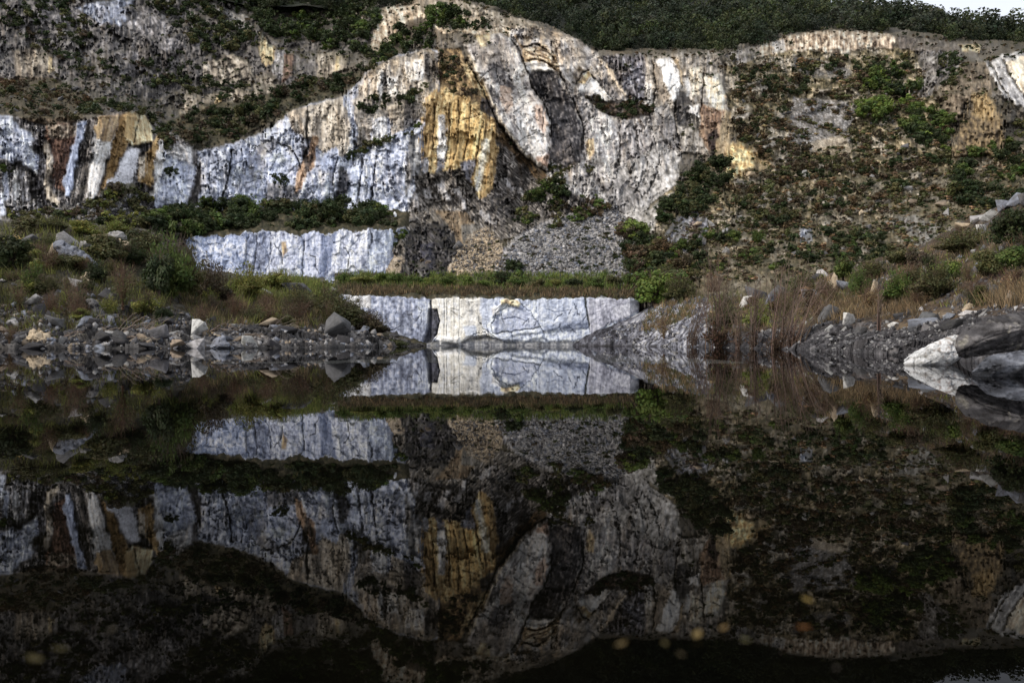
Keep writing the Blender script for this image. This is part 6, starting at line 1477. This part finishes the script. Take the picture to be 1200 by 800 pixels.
for nm, ol, Yc, hf, sd, cf, fr_, lab in (
    ('boulder', [(1122, 404), (1124, 394), (1132, 386), (1150, 377), (1168, 370), (1204, 364), (1245, 362), (1280, 374), (1286, 398), (1200, 399), (1164, 411), (1132, 420), (1124, 416)], 8.2, .45, 81, darkrock, [(1140, 400, .10), (1180, 386, .16), (1230, 380, .12)], 'big dark overhanging boulder in the foreground at the right water edge'),
    ('boulder', [(1062, 424), (1072, 415), (1086, 407.5), (1104, 399), (1124, 391), (1136, 394), (1140, 410), (1120, 424), (1110, 434), (1064, 434)], 10.6, .6, 82, whiterock, [(1104, 414, .05)], 'bright white wedge of marble sloping into the water beside the dark boulder'),
    ('boulder', [(1140, 436), (1150, 426), (1160, 419), (1184, 413), (1210, 410), (1250, 407), (1290, 412), (1292, 456), (1200, 456), (1150, 454)], 7.2, .42, 83, greyrock, [(1170, 428, .08), (1230, 424, .10)], 'pale grey streaked slab at the waterline under the dark boulder')):
    v, f, c = slab(ol, Yc, hf, sd, cf, fr_)
    tag(link(nm, mk_mesh(nm, v, f, rock_mat('shore rock %d' % sd, scale=16, bump=.6, var=.35), c)), lab, 'boulder')

for ol, bx_, by_, hf, cn, lab in (
    ([(60, 284), (68, 280), (84, 287), (104, 299), (117, 314), (113, 319), (100, 316), (80, 304), (64, 294)], 88, 312, .7, 'blue', 'big grey slab leaning down to the right on the left bank top'),
    ([(62, 292), (61, 284), (67, 280), (72, 284), (78, 294), (82, 302), (74, 300)], 70, 304, .35, 'white', 'white edged rock at the upper end of the leaning slab'),
    ([(121, 279), (126, 272), (136, 270), (146, 273), (150, 280), (146, 288), (128, 289)], 136, 286, .6, 'pale', 'white boulder on top of the left bank'),
    ([(148, 292), (158, 286), (176, 298), (173, 304), (160, 308), (150, 306)], 162, 305, .6, 'pale', 'pointed pale boulder facing right below the white boulder'),
    ([(29, 396), (34, 384), (42, 382), (56, 394), (57, 402), (46, 406), (30, 404)], 44, 402, .6, 'cream', 'large cream faced boulder near the water at left'),
    ([(243, 410), (250, 396), (257, 392), (272, 404), (276, 412), (246, 413)], 258, 408.5, .5, 'blue', 'smooth grey slab dipping into the water'),
    ([(128, 392), (134, 389), (150, 401), (152, 406), (144, 406), (130, 398)], 140, 402, .4, 'pale', 'pale slanting slab just above the waterline at left'),
    ([(96, 352), (104, 346), (120, 366), (140, 388), (136, 392), (116, 378)], 118, 372, .5, 'grey', 'long dark grey slab lying down the rubble slope at left')):
    Yc = lbank.at(bx_, by_)[1] - .3
    v, f, _ = slab(ol, Yc, hf, int(bx_), None, [(sum(q[0] for q in ol) / len(ol), sum(q[1] for q in ol) / len(ol), .22)], .016, 4.5)
    o = link('boulder', mk_mesh('boulder', v, f, M_STONE)); o.color = (*SCOL[cn], 1); tag(o, lab, 'boulder')

# ---- fallen leaves on the water close by
for i, (px, py, wp, cc) in enumerate([(817, 747, 26, (.20, .14, .05)), (848, 739, 18, (.20, .13, .05)), (946, 706, 20, (.20, .14, .04)), (941, 738, 17, (.17, .07, .02)), (728, 758, 20, (.14, .10, .04)), (779, 757, 14, (.10, .08, .03)), (873, 753, 14, (.10, .09, .03)), (798, 770, 12, (.08, .06, .03)), (90, 738, 14, (.07, .06, .05)), (131, 741, 18, (.05, .04, .025)), (40, 776, 34, (.045, .035, .008)), (70, 764, 24, (.04, .032, .008)), (1017, 592, 14, (.05, .05, .015)), (980, 786, 12, (.05, .04, .03))]):
    Y_w = CH * F / (py - HZ); w_ = wp * Y_w / F * .9
    rg = np.random.default_rng(90 + i); t = np.linspace(-1, 1, 11); hw = .34 * (1 - t ** 2) ** .8 * (1 - .25 * t)
    v = np.stack([np.r_[t, t, t], np.r_[-hw, 0 * t, hw], np.r_[.10 + .06 * t ** 2, 0 * t + .06 * t ** 2, .10 + .06 * t ** 2]], -1) * w_ * .55
    f = np.array([[r * 11 + k, r * 11 + k + 1, (r + 1) * 11 + k + 1, (r + 1) * 11 + k] for r in (0, 1) for k in range(10)])
    o = link('fallen_leaf', mk_mesh('fallen leaf', v, f, M_LEAF, np.ones((33, 3)))); o.color = (*(q * 1.1 for q in cc), 1)
    o.location = ((px - 600) / F * Y_w, Y_w, .003); o.rotation_euler.z = rg.uniform(0, 3.1)
    tag(o, 'withered leaf floating on the dark water close to the viewer', 'leaf', 'withered leaves on the near water')

# ================================================================ LIGHT, SKY, CAMERA
SUN_EL, SUN_AZ = math.radians(38), math.radians(238)      # sun behind the camera, to the left
w = bpy.data.worlds.new('World'); SC.world = w; w.use_nodes = True
nt = w.node_tree; nt.nodes.clear(); N = nt.nodes.new; L = nt.links.new
out = N('ShaderNodeOutputWorld'); bg = N('ShaderNodeBackground'); bg.inputs['Strength'].default_value = 0.1
sk = N('ShaderNodeTexSky'); sk.sky_type = 'NISHITA'; sk.sun_disc = False
sk.sun_elevation = SUN_EL; sk.sun_rotation = SUN_AZ; sk.dust_density = 2.0
tc = N('ShaderNodeTexCoord'); n = N('ShaderNodeTexNoise'); n.inputs['Scale'].default_value = 2.2; n.inputs['Detail'].default_value = 6
L(tc.outputs['Generated'], n.inputs['Vector'])
rp = N('ShaderNodeValToRGB'); rp.color_ramp.elements[0].position = .3; rp.color_ramp.elements[1].position = .7
rp.color_ramp.elements[0].color = (7.6, 7.9, 8.6, 1); rp.color_ramp.elements[1].color = (9.2, 9.3, 9.6, 1)
L(n.outputs['Fac'], rp.inputs[0])
mx = N('ShaderNodeMix'); mx.data_type = 'RGBA'; mx.inputs['Factor'].default_value = .72        # thin bright overcast
L(sk.outputs[0], mx.inputs['A']); L(rp.outputs[0], mx.inputs['B']); L(mx.outputs['Result'], bg.inputs['Color']); L(bg.outputs[0], out.inputs[0])

sd = bpy.data.lights.new('sun', 'SUN'); sd.energy = 2.0; sd.angle = math.radians(13); sd.color = (1, .93, .82)
so = bpy.data.objects.new('sun', sd); COL.objects.link(so)
d = Vector((math.sin(SUN_AZ) * math.cos(SUN_EL), math.cos(SUN_AZ) * math.cos(SUN_EL), math.sin(SUN_EL)))
so.rotation_euler = d.to_track_quat('Z', 'Y').to_euler(); so.location = (0, 0, 60)

cam = bpy.data.cameras.new('camera'); co = bpy.data.objects.new('camera', cam); COL.objects.link(co)
cam.lens = 28; cam.sensor_width = 36; cam.clip_start = 0.05; cam.clip_end = 3000
cam.shift_y = (HZ - 400) / 1200
co.location = (0, 0, CH); co.rotation_euler = (math.radians(90), 0, 0)
cam.dof.use_dof = True; cam.dof.focus_distance = 70; cam.dof.aperture_fstop = 2.8
SC.camera = co
SC.view_settings.view_transform = 'Standard'; SC.view_settings.look = 'None'; SC.view_settings.exposure = 0.5; SC.view_settings.gamma = 1
SC.cycles.use_denoising = True
SC.cycles.max_bounces = 8; SC.cycles.transparent_max_bounces = 8
